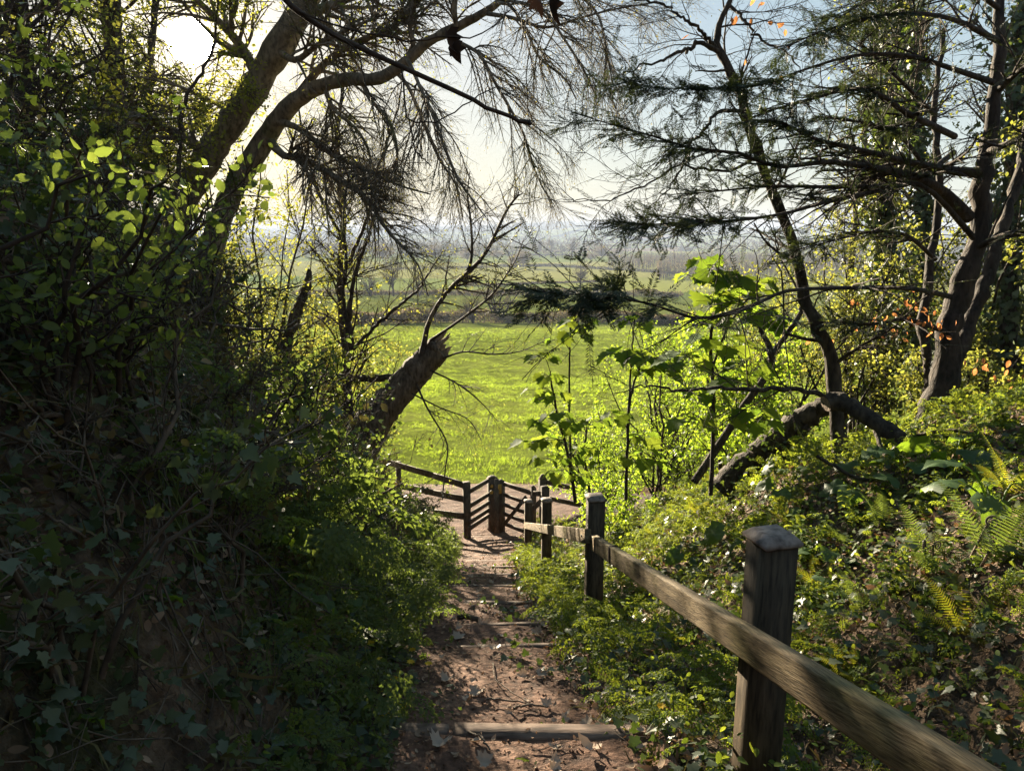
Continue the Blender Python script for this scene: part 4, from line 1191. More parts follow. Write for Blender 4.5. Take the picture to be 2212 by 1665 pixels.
YB = [limb(c, 30) for c in (
    [(2091, 470, 8, 30), (2050, 425, 7.8, 24), (2007, 396, 7.6, 21), (1960, 378, 7.4, 18), (1906, 366, 7.2, 16), (1805, 349, 6.9, 12), (1740, 355, 6.6, 10), (1671, 361, 6.4, 8), (1600, 330, 6.1, 7), (1500, 322, 5.8, 5), (1430, 300, 5.6, 4), (1340, 275, 5.4, 3), (1235, 243, 5.2, 2)],
    [(2122, 375, 8, 24), (2040, 366, 7.8, 18), (1940, 345, 7.5, 13), (1850, 322, 7.2, 11), (1760, 300, 6.9, 8), (1680, 262, 6.6, 5), (1610, 262, 6.4, 3)],
    [(2062, 295, 9, 14), (2000, 265, 8.2, 14), (1950, 240, 7.8, 12), (1906, 208, 7.5, 10), (1850, 190, 7.2, 8), (1750, 215, 6.9, 7), (1660, 240, 6.6, 4)],
    [(2108, 520, 8, 14), (2000, 405, 7.4, 10), (1906, 402, 7.2, 9), (1780, 404, 6.9, 8), (1671, 402, 6.7, 6), (1560, 412, 6.5, 4), (1480, 420, 6.3, 2)],
    [(2060, 330, 8.5, 13), (1980, 390, 7.6, 11), (1906, 410, 7.3, 10), (1840, 425, 7, 9), (1772, 440, 6.7, 8), (1684, 464, 6.3, 7), (1570, 478, 5.9, 6), (1469, 482, 5.6, 5), (1400, 485, 5.4, 3), (1345, 478, 5.3, 2)],
    [(2050, 640, 8, 12), (1990, 626, 7, 11), (1923, 621, 6.4, 10), (1820, 622, 5.8, 9), (1721, 625, 5.2, 8), (1671, 638, 5, 8), (1603, 672, 4.7, 7), (1545, 684, 4.5, 7), (1503, 687, 4.35, 7), (1469, 678, 4.2, 6), (1400, 655, 4.05, 5), (1339, 645, 3.95, 5), (1272, 638, 3.85, 4), (1171, 631, 3.75, 2)],
    [(2150, 180, 8, 14), (2060, 150, 7.6, 11), (1960, 120, 7.2, 9), (1850, 120, 6.8, 7), (1740, 150, 6.4, 5), (1640, 185, 6, 4), (1540, 190, 5.7, 3), (1440, 192, 5.5, 2), (1345, 176, 5.4, 1.6)],
    [(2158, 90, 8, 14), (2050, 40, 7.5, 10), (1930, 30, 7, 7), (1800, 60, 6.6, 5), (1700, 100, 6.2, 3)],
    [(2160, 20, 8, 12), (2080, -30, 7.6, 9), (1980, -40, 7.2, 7), (1880, 0, 6.8, 4), (1810, 40, 6.5, 2)],
    [(2130, 330, 8, 16), (2200, 300, 7.4, 12), (2290, 260, 6.9, 8)], [(2150, 200, 8, 14), (2220, 140, 7.5, 10), (2300, 100, 7, 6)], [(2100, 540, 8, 14), (2180, 505, 7.6, 12), (2260, 500, 7.2, 8)],
    [(2052, 720, 8, 12), (1960, 690, 7.4, 9), (1880, 700, 7, 7), (1800, 690, 6.7, 4)],
    [(2020, 560, 8.9, 10), (1960, 510, 8, 8), (1890, 500, 7.4, 6), (1800, 520, 7, 4), (1720, 540, 6.7, 2.5)],
    [(2030, 420, 9, 12), (1960, 310, 8.4, 9), (1880, 270, 8, 7), (1790, 255, 7.6, 4)],
    [(2020, 250, 9.1, 10), (1940, 170, 8.6, 8), (1850, 90, 8.2, 5), (1780, 60, 7.9, 3)])]
bp, br = stack(YB, 22)
l2, r2 = grow(bp, br, 330, (.15, 1), (30, 70), (.35, 1.1), 8, .07, .015, .5, rmin=.003, flat=.35)
l3, r3 = grow(l2, r2, 1500, (.05, 1), (30, 65), (.16, .5), 6, .07, .03, .6, rmin=.0022, flat=.4)
q = MB(); tubes(q, bp, br, 9); tubes(q, l2, r2, 4); tubes(q, l3, r3, 3); q.build('bough', M['yew'], t, smooth=True)
q = MB()
far = l3[(np.abs(l3[:, 0, 2]) < 9) & (rng.random(len(l3)) < .62)]
needles(q, far, 24, .036, .0062)
q.build('needle_foliage', M['lf_yew'], t)
q = MB()                                   # fuller sprays at the bough ends
for bi, n_, t0 in ((0, 60, .55), (1, 34, .5), (2, 34, .5), (3, 24, .5), (4, 60, .62), (5, 50, .74), (6, 70, .5), (7, 44, .4), (8, 34, .4), (12, 20, .4), (13, 24, .4), (14, 24, .4), (15, 24, .4)):
    b_, r_ = bp[bi:bi + 1], br[bi:bi + 1]
    s2, q2 = grow(b_, r_, n_, (t0, 1), (28, 62), (.25, .55), 7, .05, .03, .6, rmin=.002, flat=.3, lenfall=.45)
    s3, q3 = grow(s2, q2, n_ * 4, (.05, 1), (32, 60), (.10, .24), 5, .05, .04, .6, rmin=.0016, flat=.4, lenfall=.4)
    tubes(q, s2, q2, 4); needles(q, s2, 30, .042, .0062); needles(q, s3, 22, .038, .0060)
q.build('needle_spray', M['lf_yew'], t)
for (u, v, n) in ((1905, 690, 9), (1960, 670, 10), (1990, 690, 12), (2010, 720, 8), (1940, 720, 9), (1880, 705, 6), (2030, 700, 8), (1800, 738, 3), (1855, 655, 3), (2125, 770, 8), (2160, 790, 7), (2190, 780, 4), (2170, 815, 3), (1710, 760, 2), (1975, 650, 6)):
    orange_leaves(t, u, v, max(1, n * 2 // 3), 7.2, [.09, .12, .06], (.05, .085))

# ---- fallen trunks on the right bank
t = thing('fallen_tree', 'fallen mossy branch with a pale sawn end, propped over the burdock on the right', 'log', P(1950, 960, 6.3))
p_, r_ = limb([(1784, 872, 6.7, 36), (1806, 866, 6.7, 36), (1839, 878, 6.6, 37), (1889, 912, 6.4, 38), (1956, 953, 6.2, 38), (2023, 995, 6, 40), (2074, 1050, 5.8, 44), (2110, 1090, 5.7, 44)], 34)
q = MB(); tubes(q, wob(p_, .008), r_ * (1 + .08 * rng.normal(size=34)), 12, cap=True, rough=.14); q.build('trunk', M['bark'], t, smooth=True)
ax = nrm(p_[0] - p_[2]); sd = nrm(np.cross(ax, UP)); u2 = np.cross(sd, ax); th = np.linspace(0, 2 * pi, 18, endpoint=False)
MB().poly([p_[0] + ax * .004 + (sd * cos(a) + u2 * sin(a)) * r_[0] * .96 for a in th]).build('sawn_end', M['cutwood'], t)
q = MB()
for c in ([(1950, 958, 6.2, 13), (2000, 950, 6, 13), (2057, 946, 5.9, 12), (2158, 950, 5.7, 9), (2240, 955, 5.5, 7)], [(1960, 948, 6.2, 8), (2000, 935, 6, 8), (2060, 930, 5.8, 8), (2140, 945, 5.6, 8), (2230, 970, 5.4, 6)],
          [(2057, 946, 5.9, 5), (2095, 965, 5.8, 4), (2125, 985, 5.7, 3)], [(1890, 930, 6.4, 10), (1905, 970, 6.2, 10), (1925, 1010, 6, 10), (1938, 1028, 5.9, 9)],
          [(1765, 985, 5.6, 8), (1800, 1005, 5.6, 8), (1860, 1035, 5.6, 8), (1910, 1030, 5.6, 8), (1950, 1015, 5.6, 6)]):
    a_ = limb(c, 16); tubes(q, wob(a_[0], .004), a_[1], 7, cap=True)
q.build('side_branch', M['bark'], t, smooth=True)
t = thing('fallen_tree', 'leaning mossy dead trunk behind the slender sapling, ivy at its foot', 'log', P(1640, 1000, 8.2))
p_, r_ = limb([(1560, 1060, 8.3, 64), (1620, 1003, 8.2, 62), (1664, 968, 8.1, 58), (1704, 934, 8, 54), (1745, 900, 7.9, 48), (1790, 868, 7.8, 40)], 30)
q = MB(); tubes(q, wob(p_, .012), r_ * (1 + .07 * rng.normal(size=30)), 12, cap=True, rough=.16); q.build('trunk', M['bark'], t, smooth=True)
q = MB(); n = 900; w_ = p_[rng.integers(0, 20, n)] + rand_unit(n) * rng.uniform(.08, .3, (n, 1)); place(q, *IVY, w_, frames(rand_unit(n), rand_unit(n)), rng.uniform(.03, .07, n)); q.build('ivy', M['lf_ivy'], t)
t = thing('fallen_branch', 'bare forked dead branch in the thicket left of the slender sapling', 'branch', P(1640, 800, 9))
p_ = [limb(c, 18) for c in ([(1500, 1040, 8.8, 18), (1560, 950, 9, 18), (1620, 860, 9, 17), (1662, 800, 9, 16), (1664, 755, 9, 14), (1645, 715, 9, 9), (1632, 690, 9, 5)], [(1662, 775, 9, 13), (1690, 735, 9, 12), (1722, 690, 9, 12), (1735, 655, 9, 9)])]
q = MB()
for a_ in p_: tubes(q, wob(a_[0], .006), a_[1], 8, cap=True)
q.build('limb', M['bark'], t, smooth=True)

# ---- ivy-clad and bare trunks behind, on the right
def ivy_trunk(label, ctrl, n, spread, mat='bark'):
    p_, r_ = limb(ctrl, 36)
    t = thing('ivy_clad_tree', label, 'tree', [*p_[0][:2], foot(p_[0])])
    q = MB(); tubes(q, wob(p_, .015), r_, 9, rough=.1)
    l1, r1 = grow(p_[None], r_[None], 34, (.35, 1), (35, 75), (.7, 2.4), 8, .1, -.02, .35, rmin=.005, rmax=.03); l2, r2 = grow(l1, r1, 330, (.1, 1), (25, 60), (.3, .9), 6, .13, .0, .55, rmin=.0034)
    l3, r3 = grow(l2, r2, 700, (.1, 1), (25, 60), (.12, .4), 5, .13, .0, .6, rmin=.0028)
    q.build('trunk', M[mat], t, smooth=True); q = MB(); tubes(q, l1, r1, 5); tubes(q, l2, r2, 3); tubes(q, l3, r3, 3); q.build('branch', M['haze_twig'], t, smooth=True)
    if n:
        q = MB(); i = rng.integers(0, 34, n); a_ = rand_unit(n) * [1, 1, .4]
        w_ = p_[i] + a_ * (r_[i, None] + spread * rng.random((n, 1)) ** 1.5 * (.3 + 1.4 * fbm(p_[i, 2] * 1.2, p_[i, 0], 2))[:, None]); w_[:, 2] += rng.uniform(-.2, .2, n)
        place(q, *IVY, w_, frames(nrm(a_ * .5 - UP + rng.normal(size=(n, 3)) * .4), a_ + .3 * rng.normal(size=(n, 3))), rng.uniform(.06, .12, n)); q.build('ivy', M['lf_ivy'], t)
    q = MB(); leaves_on(q, l3, 700, OVAL, (.03, .06)); q.build('foliage', M['lf_hedge'], t)


ivy_trunk('ivy-wrapped trunk standing behind the yew boughs', [(1895, 990, 13, 38), (1900, 700, 13, 34), (1912, 520, 13, 30), (1905, 400, 13, 26), (1912, 280, 13, 22), (1935, 130, 13, 15), (1950, -30, 13, 9)], 5200, .5)
ivy_trunk('thinner ivy-clad trunk just left of the yew stems', [(2000, 990, 12, 24), (1985, 600, 12, 20), (1995, 420, 12, 18), (1975, 200, 12, 13), (1990, 0, 12, 8)], 2600, .3)
ivy_trunk('pale slim trunk rising through the yew boughs at the top', [(1840, 980, 14, 18), (1835, 640, 14, 15), (1860, 380, 14, 13), (1880, 180, 14, 11), (1900, 30, 14, 9), (1905, -80, 14, 6)], 300, .2)
ivy_trunk('leafy trunk at the right edge behind the second yew stem', [(2190, 1000, 11, 40), (2180, 700, 11, 34), (2190, 430, 11, 28), (2205, 200, 11, 22), (2210, -40, 11, 16)], 4200, .6)


# ---- shrubs
def bush(name, label, xy, h, spread, nst, nleaf, tmpl, lsize, lmat, n2=300, bare=.0, group=None, twigmat='twig'):
    b = np.array([xy[0], xy[1], float(surf(*map(np.asarray, xy)))])
    t = thing(name, label, 'shrub', b, group=group)
    ds = rand_unit(nst) * [spread, spread, 0]; K = 8
    s = np.linspace(0, 1, K)[None, :, None]
    st = b + ds[:, None] * .15 + ds[:, None] * s ** 1.4 + UP * (s * h * rng.uniform(.65, 1.05, (nst, 1, 1))) + rng.normal(size=(nst, K, 3)) * .03 * h ** .5
    st[:, 0, 2] = b[2] - .15
    r = np.repeat((.012 * h ** .6 * np.linspace(1, .3, K))[None], nst, 0) * rng.uniform(.6, 1.3, (nst, 1))
    l1, r1 = grow(st, r, nst * 9, (.15, 1), (30, 65), (h * .16, h * .36), 6, .12, .0, .55, rmin=.003)
    l2, r2 = grow(l1, r1, n2, (.1, 1), (25, 65), (h * .07, h * .18), 5, .15, .01, .6, rmin=.0022)
    q = MB(); tubes(q, st, r, 6); tubes(q, l1, r1, 4); tubes(q, l2, r2, 3); q.build('stem', M[twigmat], t, smooth=True)
    q = MB(); leaves_on(q, l2, nleaf, tmpl, lsize, jit=.035); q.build('foliage', lmat, t)
    return t


LB = M['lf_bright']; LH = M['lf_hedge']; LD = M['lf_holly']
for a in [
    ('bramble_thicket', 'tangled brown thicket of bare twigs at the left edge above the roots', (-3.3, 3.6), 1.5, 1.0, 12, 900, OVAL, (.02, .045), LD, 1900),
    ('bramble_thicket', 'tangled brown twigs spilling over the middle of the left bank', (-3.1, 5.2), 1.3, .9, 12, 900, OVAL, (.02, .045), LD, 1900),
    ('bramble_thicket', 'low tangle of twigs on the left bank in front of the dark bushes', (-3.0, 6.6), 1.1, .8, 11, 900, OVAL, (.02, .045), LD, 1600),
    ('hawthorn_bush', 'twiggy half-leafed bush under the leaning beech foot', (-4.9, 8.0), 3.0, 1.1, 12, 3200, OVAL, (.025, .05), LH, 2200),
    ('hawthorn_bush', 'tall twiggy half-leafed bush at the left edge of the view', (-5.0, 6.4), 4.2, 1.3, 12, 2600, OVAL, (.025, .055), LH, 2600),
    ('hawthorn_bush', 'tall twiggy bush crossing in front of the upper left trunks', (-6.2, 8.8), 5.4, 1.5, 12, 3200, OVAL, (.03, .06), LH, 2800),
    ('hawthorn_bush', 'airy hawthorn bush coming into yellow-green leaf behind the level log', (-3.1, 14.2), 3.3, 1.1, 9, 3600, OVAL, (.03, .06), LH, 700),
    ('hawthorn_bush', 'sunlit leafy bush between the dead snag and the beech trunks', (-4.7, 13.2), 5.4, 1.3, 10, 6200, OVAL, (.04, .08), LH, 800),
    ('elder_bush', 'yellow-green leafy bush below the arching beech limb', (-4.0, 15.2), 5.2, 1.2, 9, 4200, OVAL, (.05, .10), LH, 700),
    ('hawthorn_bush', 'dense backlit bush at the foot of the leaning beech', (-6.3, 12.6), 4.0, 1.5, 10, 4600, OVAL, (.04, .08), LH, 900),
    ('hawthorn_bush', 'dense backlit bush beneath the sun at the far left', (-8.2, 12.8), 4.4, 1.6, 10, 4600, OVAL, (.05, .09), LH, 900),
    ('holly_bush', 'dark bush on top of the left bank below the beech trunks', (-4.4, 9.6), 2.3, 1.1, 9, 5200, OVAL, (.035, .07), LD, 700),
    ('holly_bush', 'dark shadowy bush overhanging the left edge of the view', (-4.1, 5.6), 2.3, 1.0, 9, 5200, OVAL, (.04, .07), LD, 700),
    ('holly_bush', 'shadowy leafy bush on the left bank above the bare roots', (-3.7, 7.4), 1.7, .9, 8, 3800, OVAL, (.03, .06), LD, 600),
    ('hawthorn_bush', 'small twiggy bush on the crest of the bank before the broken trunk', (-3.5, 10.6), 1.2, .7, 8, 1400, OVAL, (.03, .05), LH, 500),
    ('holly_bush', 'low dense dark bush on the bank crest halfway to the gate', (-2.75, 8.8), .95, .9, 9, 3600, OVAL, (.03, .06), LD, 600),
    ('holly_bush', 'low dark bush on the bank crest just before the broken trunk', (-4.0, 11.5), 1.0, .9, 9, 2600, OVAL, (.03, .06), LD, 600),
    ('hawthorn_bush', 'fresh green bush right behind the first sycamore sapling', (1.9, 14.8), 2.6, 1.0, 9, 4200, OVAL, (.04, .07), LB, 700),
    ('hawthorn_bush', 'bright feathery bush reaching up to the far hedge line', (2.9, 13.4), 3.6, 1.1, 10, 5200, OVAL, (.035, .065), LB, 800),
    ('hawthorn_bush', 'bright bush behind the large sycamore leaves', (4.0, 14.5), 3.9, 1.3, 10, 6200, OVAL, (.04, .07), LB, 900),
    ('hawthorn_bush', 'tall yellow-green bush left of the slender sapling trunk', (4.6, 12.6), 3.9, 1.3, 10, 6800, OVAL, (.04, .07), LH, 900),
    ('hawthorn_bush', 'yellow-green thicket between the slender sapling and the yew', (6.0, 12.4), 4.2, 1.5, 11, 8200, OVAL, (.04, .075), LH, 1000),
    ('hawthorn_bush', 'green thicket glimpsed between the yew stems', (7.6, 11.8), 4.2, 1.5, 11, 8200, OVAL, (.04, .08), LH, 1000),
    ('hawthorn_bush', 'deep green thicket right of the yew stems', (8.3, 9.8), 4.0, 1.6, 11, 9000, OVAL, (.04, .08), LH, 1000),
    ('hawthorn_bush', 'green thicket at the right edge above the fallen branch', (7.4, 7.6), 2.5, 1.3, 10, 6500, OVAL, (.035, .07), LH, 900),
    ('bramble_bush', 'tangled brambly bush under the leaning mossy trunk', (3.3, 9.4), 1.4, .9, 9, 2600, OVAL, (.035, .065), LB, 600),
    ('bramble_bush', 'low leafy bramble bush beyond the second rail post', (1.7, 11.2), 1.1, .8, 9, 2400, OVAL, (.04, .07), LB, 500),
    ('bramble_bush', 'low leafy bramble bush in front of the yew trunk', (4.9, 8.1), 1.0, .9, 9, 2600, OVAL, (.035, .065), LH, 600),
    ('elder_bush', 'elder bush with light leaves standing between the valley view and the slender sapling', (3.4, 11.2), 2.7, .9, 8, 2800, OVAL, (.05, .09), LB, 500),
]:
    bush(*a)


# ---- sycamore saplings with big lobed leaves
def sycamore(label, stems, clusters, size, seedd=0):
    L_ = [limb(c, 22) for c in stems]
    t = thing('sycamore_sapling', label, 'sapling', L_[0][0][0])
    q = MB(); sub = []
    for p_, r_ in L_: tubes(q, wob(p_, .004), r_, 6)
    q_l = MB(); allp = np.vstack([p_ for p_, _ in L_])
    for (u, v, d, n) in clusters:
        c = P(u, v, d)
        i = int(np.argmin(np.linalg.norm(allp - c + [0, 0, .12], axis=1))); a_ = allp[i]
        mid = (a_ + c) / 2 + UP * .05
        tw = spline([a_, mid, c], 8); tubes(q, tw, np.linspace(.006, .0035, 8), 5)
        th = rng.uniform(0, 2 * pi) + np.arange(n) * 2 * pi / n + rng.normal(size=n) * .25
        out = np.stack([np.cos(th), np.sin(th), rng.uniform(-.15, .35, n)], 1)
        ln = rng.uniform(.5, 1.15, n) * size
        pe = c + out * ln[:, None] * .75
        tubes(q, c + (pe - c)[:, None] * np.linspace(0, 1, 3)[None, :, None], np.full((n, 3), .0022), 4)
        dd = nrm(out * [1, 1, .3] - UP * rng.uniform(.35, 1.0, (n, 1)))
        place(q_l, *curl(SYC, .25), pe, frames(dd, nrm(UP + out * .6 + .25 * rng.normal(size=(n, 3)))), ln)
    q.build('stem', M['twig'], t, smooth=True)
    q_l.build('foliage', M['lf_syc'], t)


sycamore('sycamore sapling with drooping lobed leaves standing right of the gate', [
    [(1243, 1085, 9.2, 9), (1232, 1010, 9.2, 8), (1222, 960, 9.2, 7), (1205, 900, 9.2, 6), (1194, 840, 9.2, 5), (1188, 800, 9.2, 3)],
    [(1234, 1030, 9.2, 6), (1230, 890, 9.2, 5), (1231, 756, 9.2, 4), (1233, 705, 9.2, 3)], [(1275, 1070, 9.3, 7), (1262, 980, 9.3, 5), (1270, 910, 9.3, 4)]],
    [(1172, 772, 9.1, 5), (1185, 812, 9.1, 7), (1200, 850, 9.1, 6), (1160, 842, 9, 3), (1165, 862, 9, 3), (1170, 905, 9.1, 6), (1205, 895, 9, 5), (1150, 955, 9, 6), (1185, 950, 9.2, 6), (1225, 905, 9.2, 5), (1255, 915, 9.2, 6), (1285, 912, 9.2, 6), (1225, 985, 9.1, 6), (1265, 965, 9, 6),
     (1290, 965, 9.2, 5), (1210, 1015, 9.1, 5), (1250, 1025, 9.1, 5), (1245, 720, 9.1, 6), (1228, 700, 9.2, 5), (1200, 735, 9.1, 5), (1268, 705, 9.1, 5), (1250, 690, 9.2, 4), (1180, 990, 9.1, 4), (1300, 1000, 9.1, 4)], .17)
sycamore('sycamore sapling spreading a level layer of dark leaves before the meadow', [
    [(1352, 1080, 8.6, 8), (1355, 960, 8.6, 7), (1362, 860, 8.6, 6), (1385, 780, 8.6, 4)], [(1355, 930, 8.6, 6), (1365, 760, 8.6, 4), (1370, 690, 8.6, 3)]],
    [(1345, 765, 8.5, 6), (1375, 762, 8.5, 7), (1405, 772, 8.4, 7), (1435, 778, 8.4, 7), (1465, 785, 8.4, 6), (1420, 800, 8.5, 6), (1390, 800, 8.5, 5), (1480, 760, 8.5, 4), (1370, 690, 8.6, 5), (1340, 900, 8.5, 4), (1385, 940, 8.5, 5), (1410, 985, 8.5, 5), (1365, 985, 8.5, 4)], .20)
sycamore('tall sycamore sapling with glowing fresh leaves left of the slender trunk', [
    [(1535, 1070, 7.6, 10), (1540, 960, 7.6, 9), (1540, 830, 7.6, 8), (1535, 740, 7.6, 7), (1550, 650, 7.6, 5), (1560, 585, 7.6, 4)], [(1540, 790, 7.6, 6), (1575, 700, 7.6, 5), (1620, 640, 7.6, 4), (1640, 600, 7.6, 3)]],
    [(1525, 560, 7.5, 5), (1500, 600, 7.5, 6), (1535, 600, 7.5, 7), (1560, 590, 7.5, 6), (1590, 600, 7.4, 7), (1625, 610, 7.5, 6), (1645, 630, 7.5, 4), (1530, 640, 7.4, 7), (1570, 640, 7.4, 6), (1525, 690, 7.4, 7), (1560, 690, 7.4, 7), (1600, 660, 7.5, 6), (1635, 680, 7.4, 7), (1655, 690, 7.5, 4), (1545, 735, 7.5, 6), (1580, 750, 7.5, 5), (1610, 790, 7.4, 7), (1590, 820, 7.4, 6), (1480, 770, 7.5, 5), (1620, 885, 7.4, 6), (1640, 905, 7.4, 5), (1515, 850, 7.5, 5), (1490, 905, 7.5, 4), (1560, 890, 7.5, 4)], .21)

# ================================================================== GROUND COVER
def dl_dr(x, y):
    c, h = xc(y), np.minimum(hw(y), 1.0)
    return (c - h) - x, x - (c + h)


def scatter(n, x0, x1, y0, y1, dens, seed):
    r = np.random.default_rng(seed)
    x = r.uniform(x0, x1, n * 5); y = r.uniform(y0, y1, n * 5)
    k = r.random(n * 5) < dens(x, y)
    x, y = x[k][:n], y[k][:n]
    return np.stack([x, y, surf(x, y)], -1), hnormal(x, y), r


def near_w(y):                     # denser close to the viewer
    return np.clip(4.2 / np.maximum(y, 1.5), .25, 1)


def leaf_layer(name, label, mat, tmpl, n, dens, box, size, hgt, seed, upb=1., cat='ground cover', drop=.2):
    p, nn, r = scatter(n, *box, dens, seed)
    k = len(p)
    hh = hgt * (.25 + 1.1 * fbm(p[:, 0] * 1.1 + seed, p[:, 1] * 1.1, 3)) * r.random(k) ** .8
    p = p + nn * .012 + UP * hh[:, None]
    d = nrm(r.normal(size=(k, 3)) * [1, 1, .45] - UP * drop)
    m = MB(); place(m, *tmpl, p, frames(d, nrm(nn * .5 + UP * upb + r.normal(size=(k, 3)) * .55)), r.uniform(size[0], size[1], k) * (.8 + .04 * np.clip(p[:, 1], 0, 12)))
    return tag(m.build(name, mat), label, cat, kind='stuff')


LBOX = (-6.5, 0, .6, 15.5); RBOX = (0, 8.5, .9, 16)


def d_left(x, y):
    a, _ = dl_dr(x, y); return (a > -.06) * near_w(y) * np.clip(1.25 - a / 1.3, .10, 1) * (fbm(x * .9 + 2, y * .9, 3) > .40)


def d_leftwide(x, y):
    a, _ = dl_dr(x, y); return (a > .05) * near_w(y) * np.where(fbm(x * .8 + 8, y * .8, 3) > .54, 1, .07)


def d_leftall(x, y):
    a, _ = dl_dr(x, y); return (a > .2) * near_w(y)


def d_leftlow(x, y):
    a, _ = dl_dr(x, y); return (a > -.05) * (y < 5.5) * np.clip(1.3 - a / 1.5, .06, 1)


def d_right(x, y):
    _, b = dl_dr(x, y); return (b > -.03) * near_w(y) * np.where(fbm(x * .9 + 4, y * .9 + 2, 3) > .42, 1, .42) * np.clip((y - 1.2) / 3.6, .15, 1)


def d_rightall(x, y):
    _, b = dl_dr(x, y); return (b > -.12) * near_w(y)


leaf_layer('herb_undergrowth', 'low leafy herbs covering the foot of the left bank beside the steps', M['lf_herb'], OVAL, 26000, d_left, LBOX, (.018, .05), .30, 21)
leaf_layer('ivy_carpet', 'trailing ivy scattered over the shaded left bank', M['lf_ivy'], IVY, 4200, d_leftwide, LBOX, (.018, .06), .14, 22)
leaf_layer('ivy_carpet', 'larger dull ivy leaves carpeting the bottom left corner', M['lf_ivy'], IVY, 3800, d_leftlow, (-4, -.3, .5, 5.5), (.016, .07), .15, 23, .7)
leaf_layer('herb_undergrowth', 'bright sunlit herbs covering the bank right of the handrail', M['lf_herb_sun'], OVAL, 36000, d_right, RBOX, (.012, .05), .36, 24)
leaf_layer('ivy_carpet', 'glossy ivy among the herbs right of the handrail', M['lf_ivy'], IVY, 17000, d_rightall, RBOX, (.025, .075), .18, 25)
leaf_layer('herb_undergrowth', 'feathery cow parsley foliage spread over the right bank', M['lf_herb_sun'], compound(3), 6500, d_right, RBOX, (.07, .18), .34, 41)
leaf_layer('herb_undergrowth', 'feathery cow parsley foliage spread over the foot of the left bank', M['lf_herb'], compound(4), 3000, d_left, LBOX, (.07, .17), .32, 42)
leaf_layer('herb_undergrowth', 'tiny-leaved creeping plants in patches on the dark left bank', M['lf_herb'], OVAL, 16000, lambda x, y: d_leftall(x, y) * (fbm(x * 1.5 + 20, y * 1.5, 3) > .55), LBOX, (.010, .026), .08, 43)
BLADE = (np.array([[-.04, 0, 0], [.04, 0, 0], [.03, .5, .12], [-.03, .5, .12], [0, 1, -.05]], float), [np.array([[0, 1, 2], [0, 2, 3], [3, 2, 4]])])
M['dry_grass'] = mat_leaf('dry_grass', [(.10, .075, .03), (.15, .11, .05), (.075, .075, .025), (.21, .155, .085)], [(.14, .11, .03), (.16, .14, .03)], .3, .7, .2)
leaf_layer('bank_grass', 'thin dull grass and moss strands hanging over the left bank', M['dry_grass'], BLADE, 26000, d_leftall, LBOX, (.06, .22), .03, 44, .4, drop=.5)
leaf_layer('bank_grass', 'dry stalks and grass strands on the right bank', M['dry_grass'], BLADE, 14000, d_rightall, RBOX, (.05, .2), .03, 45, .6, drop=-.1)
leaf_layer('leaf_litter', 'brown leaf litter over the right bank', M['lf_dead'], curl(BEECH, .9), 24000, d_rightall, RBOX, (.025, .07), .06, 26, .6)
leaf_layer('leaf_litter', 'brown leaf litter over the left bank', M['lf_dead'], curl(BEECH, .9), 17000, d_leftall, LBOX, (.018, .06), .035, 27, .6)


def d_path(x, y):
    e = np.abs(x - xc(y)) / hw(y)
    return (e < 1.05) * near_w(y) * np.clip(.10 + e ** 3 * .9 + (x > xc(y)) * .18, 0, 1) * (.3 + .9 * (fbm(x * 2, y * 2, 2) > .5))


leaf_layer('leaf_litter', 'small dry leaves and crumbs strewn over the earth steps', M['lf_dead'], curl(BEECH, 1.2), 6500, d_path, (-1.2, 1.2, .8, 15), (.012, .038), .012, 28, 1.2)


def twig_layer(name, label, mat, n, dens, box, ln, rad, seed, hang=0., lift=.02):
    p, nn, r = scatter(n, *box, dens, seed); k = len(p)
    d = r.normal(size=(k, 3)); d = nrm(d - nn * (d * nn).sum(1, keepdims=True) + nn * r.uniform(0, .25, (k, 1)) - UP * hang)
    L_ = r.uniform(ln[0], ln[1], k); K = 5
    q = np.empty((k, K, 3)); q[:, 0] = p + nn * lift
    for i in range(1, K):
        q[:, i] = q[:, i - 1] + d * (L_ / (K - 1))[:, None]; d = nrm(d + r.normal(size=(k, 3)) * .22 + nn * .03)
    m = MB(); tubes(m, q, r.uniform(rad[0], rad[1], k)[:, None] * np.linspace(1, .5, K), 4)
    return tag(m.build(name, mat, smooth=True), label, 'litter', kind='stuff')


twig_layer('twig_litter', 'thin bare roots and twigs hanging over the left bank', M['haze_twig'], 5200, d_leftall, LBOX, (.12, .8), (.0012, .0045), 31, .5, .05)
twig_layer('twig_litter', 'broken dry stalks and twigs lying on the right bank', M['haze_twig'], 2200, d_rightall, RBOX, (.08, .4), (.0015, .004), 32, .1)
twig_layer('twig_litter', 'small dry twigs lying on the earth steps', M['dead'], 160, d_path, (-1.1, 1.1, 1, 12), (.05, .22), (.0015, .003), 33, .1, .006)

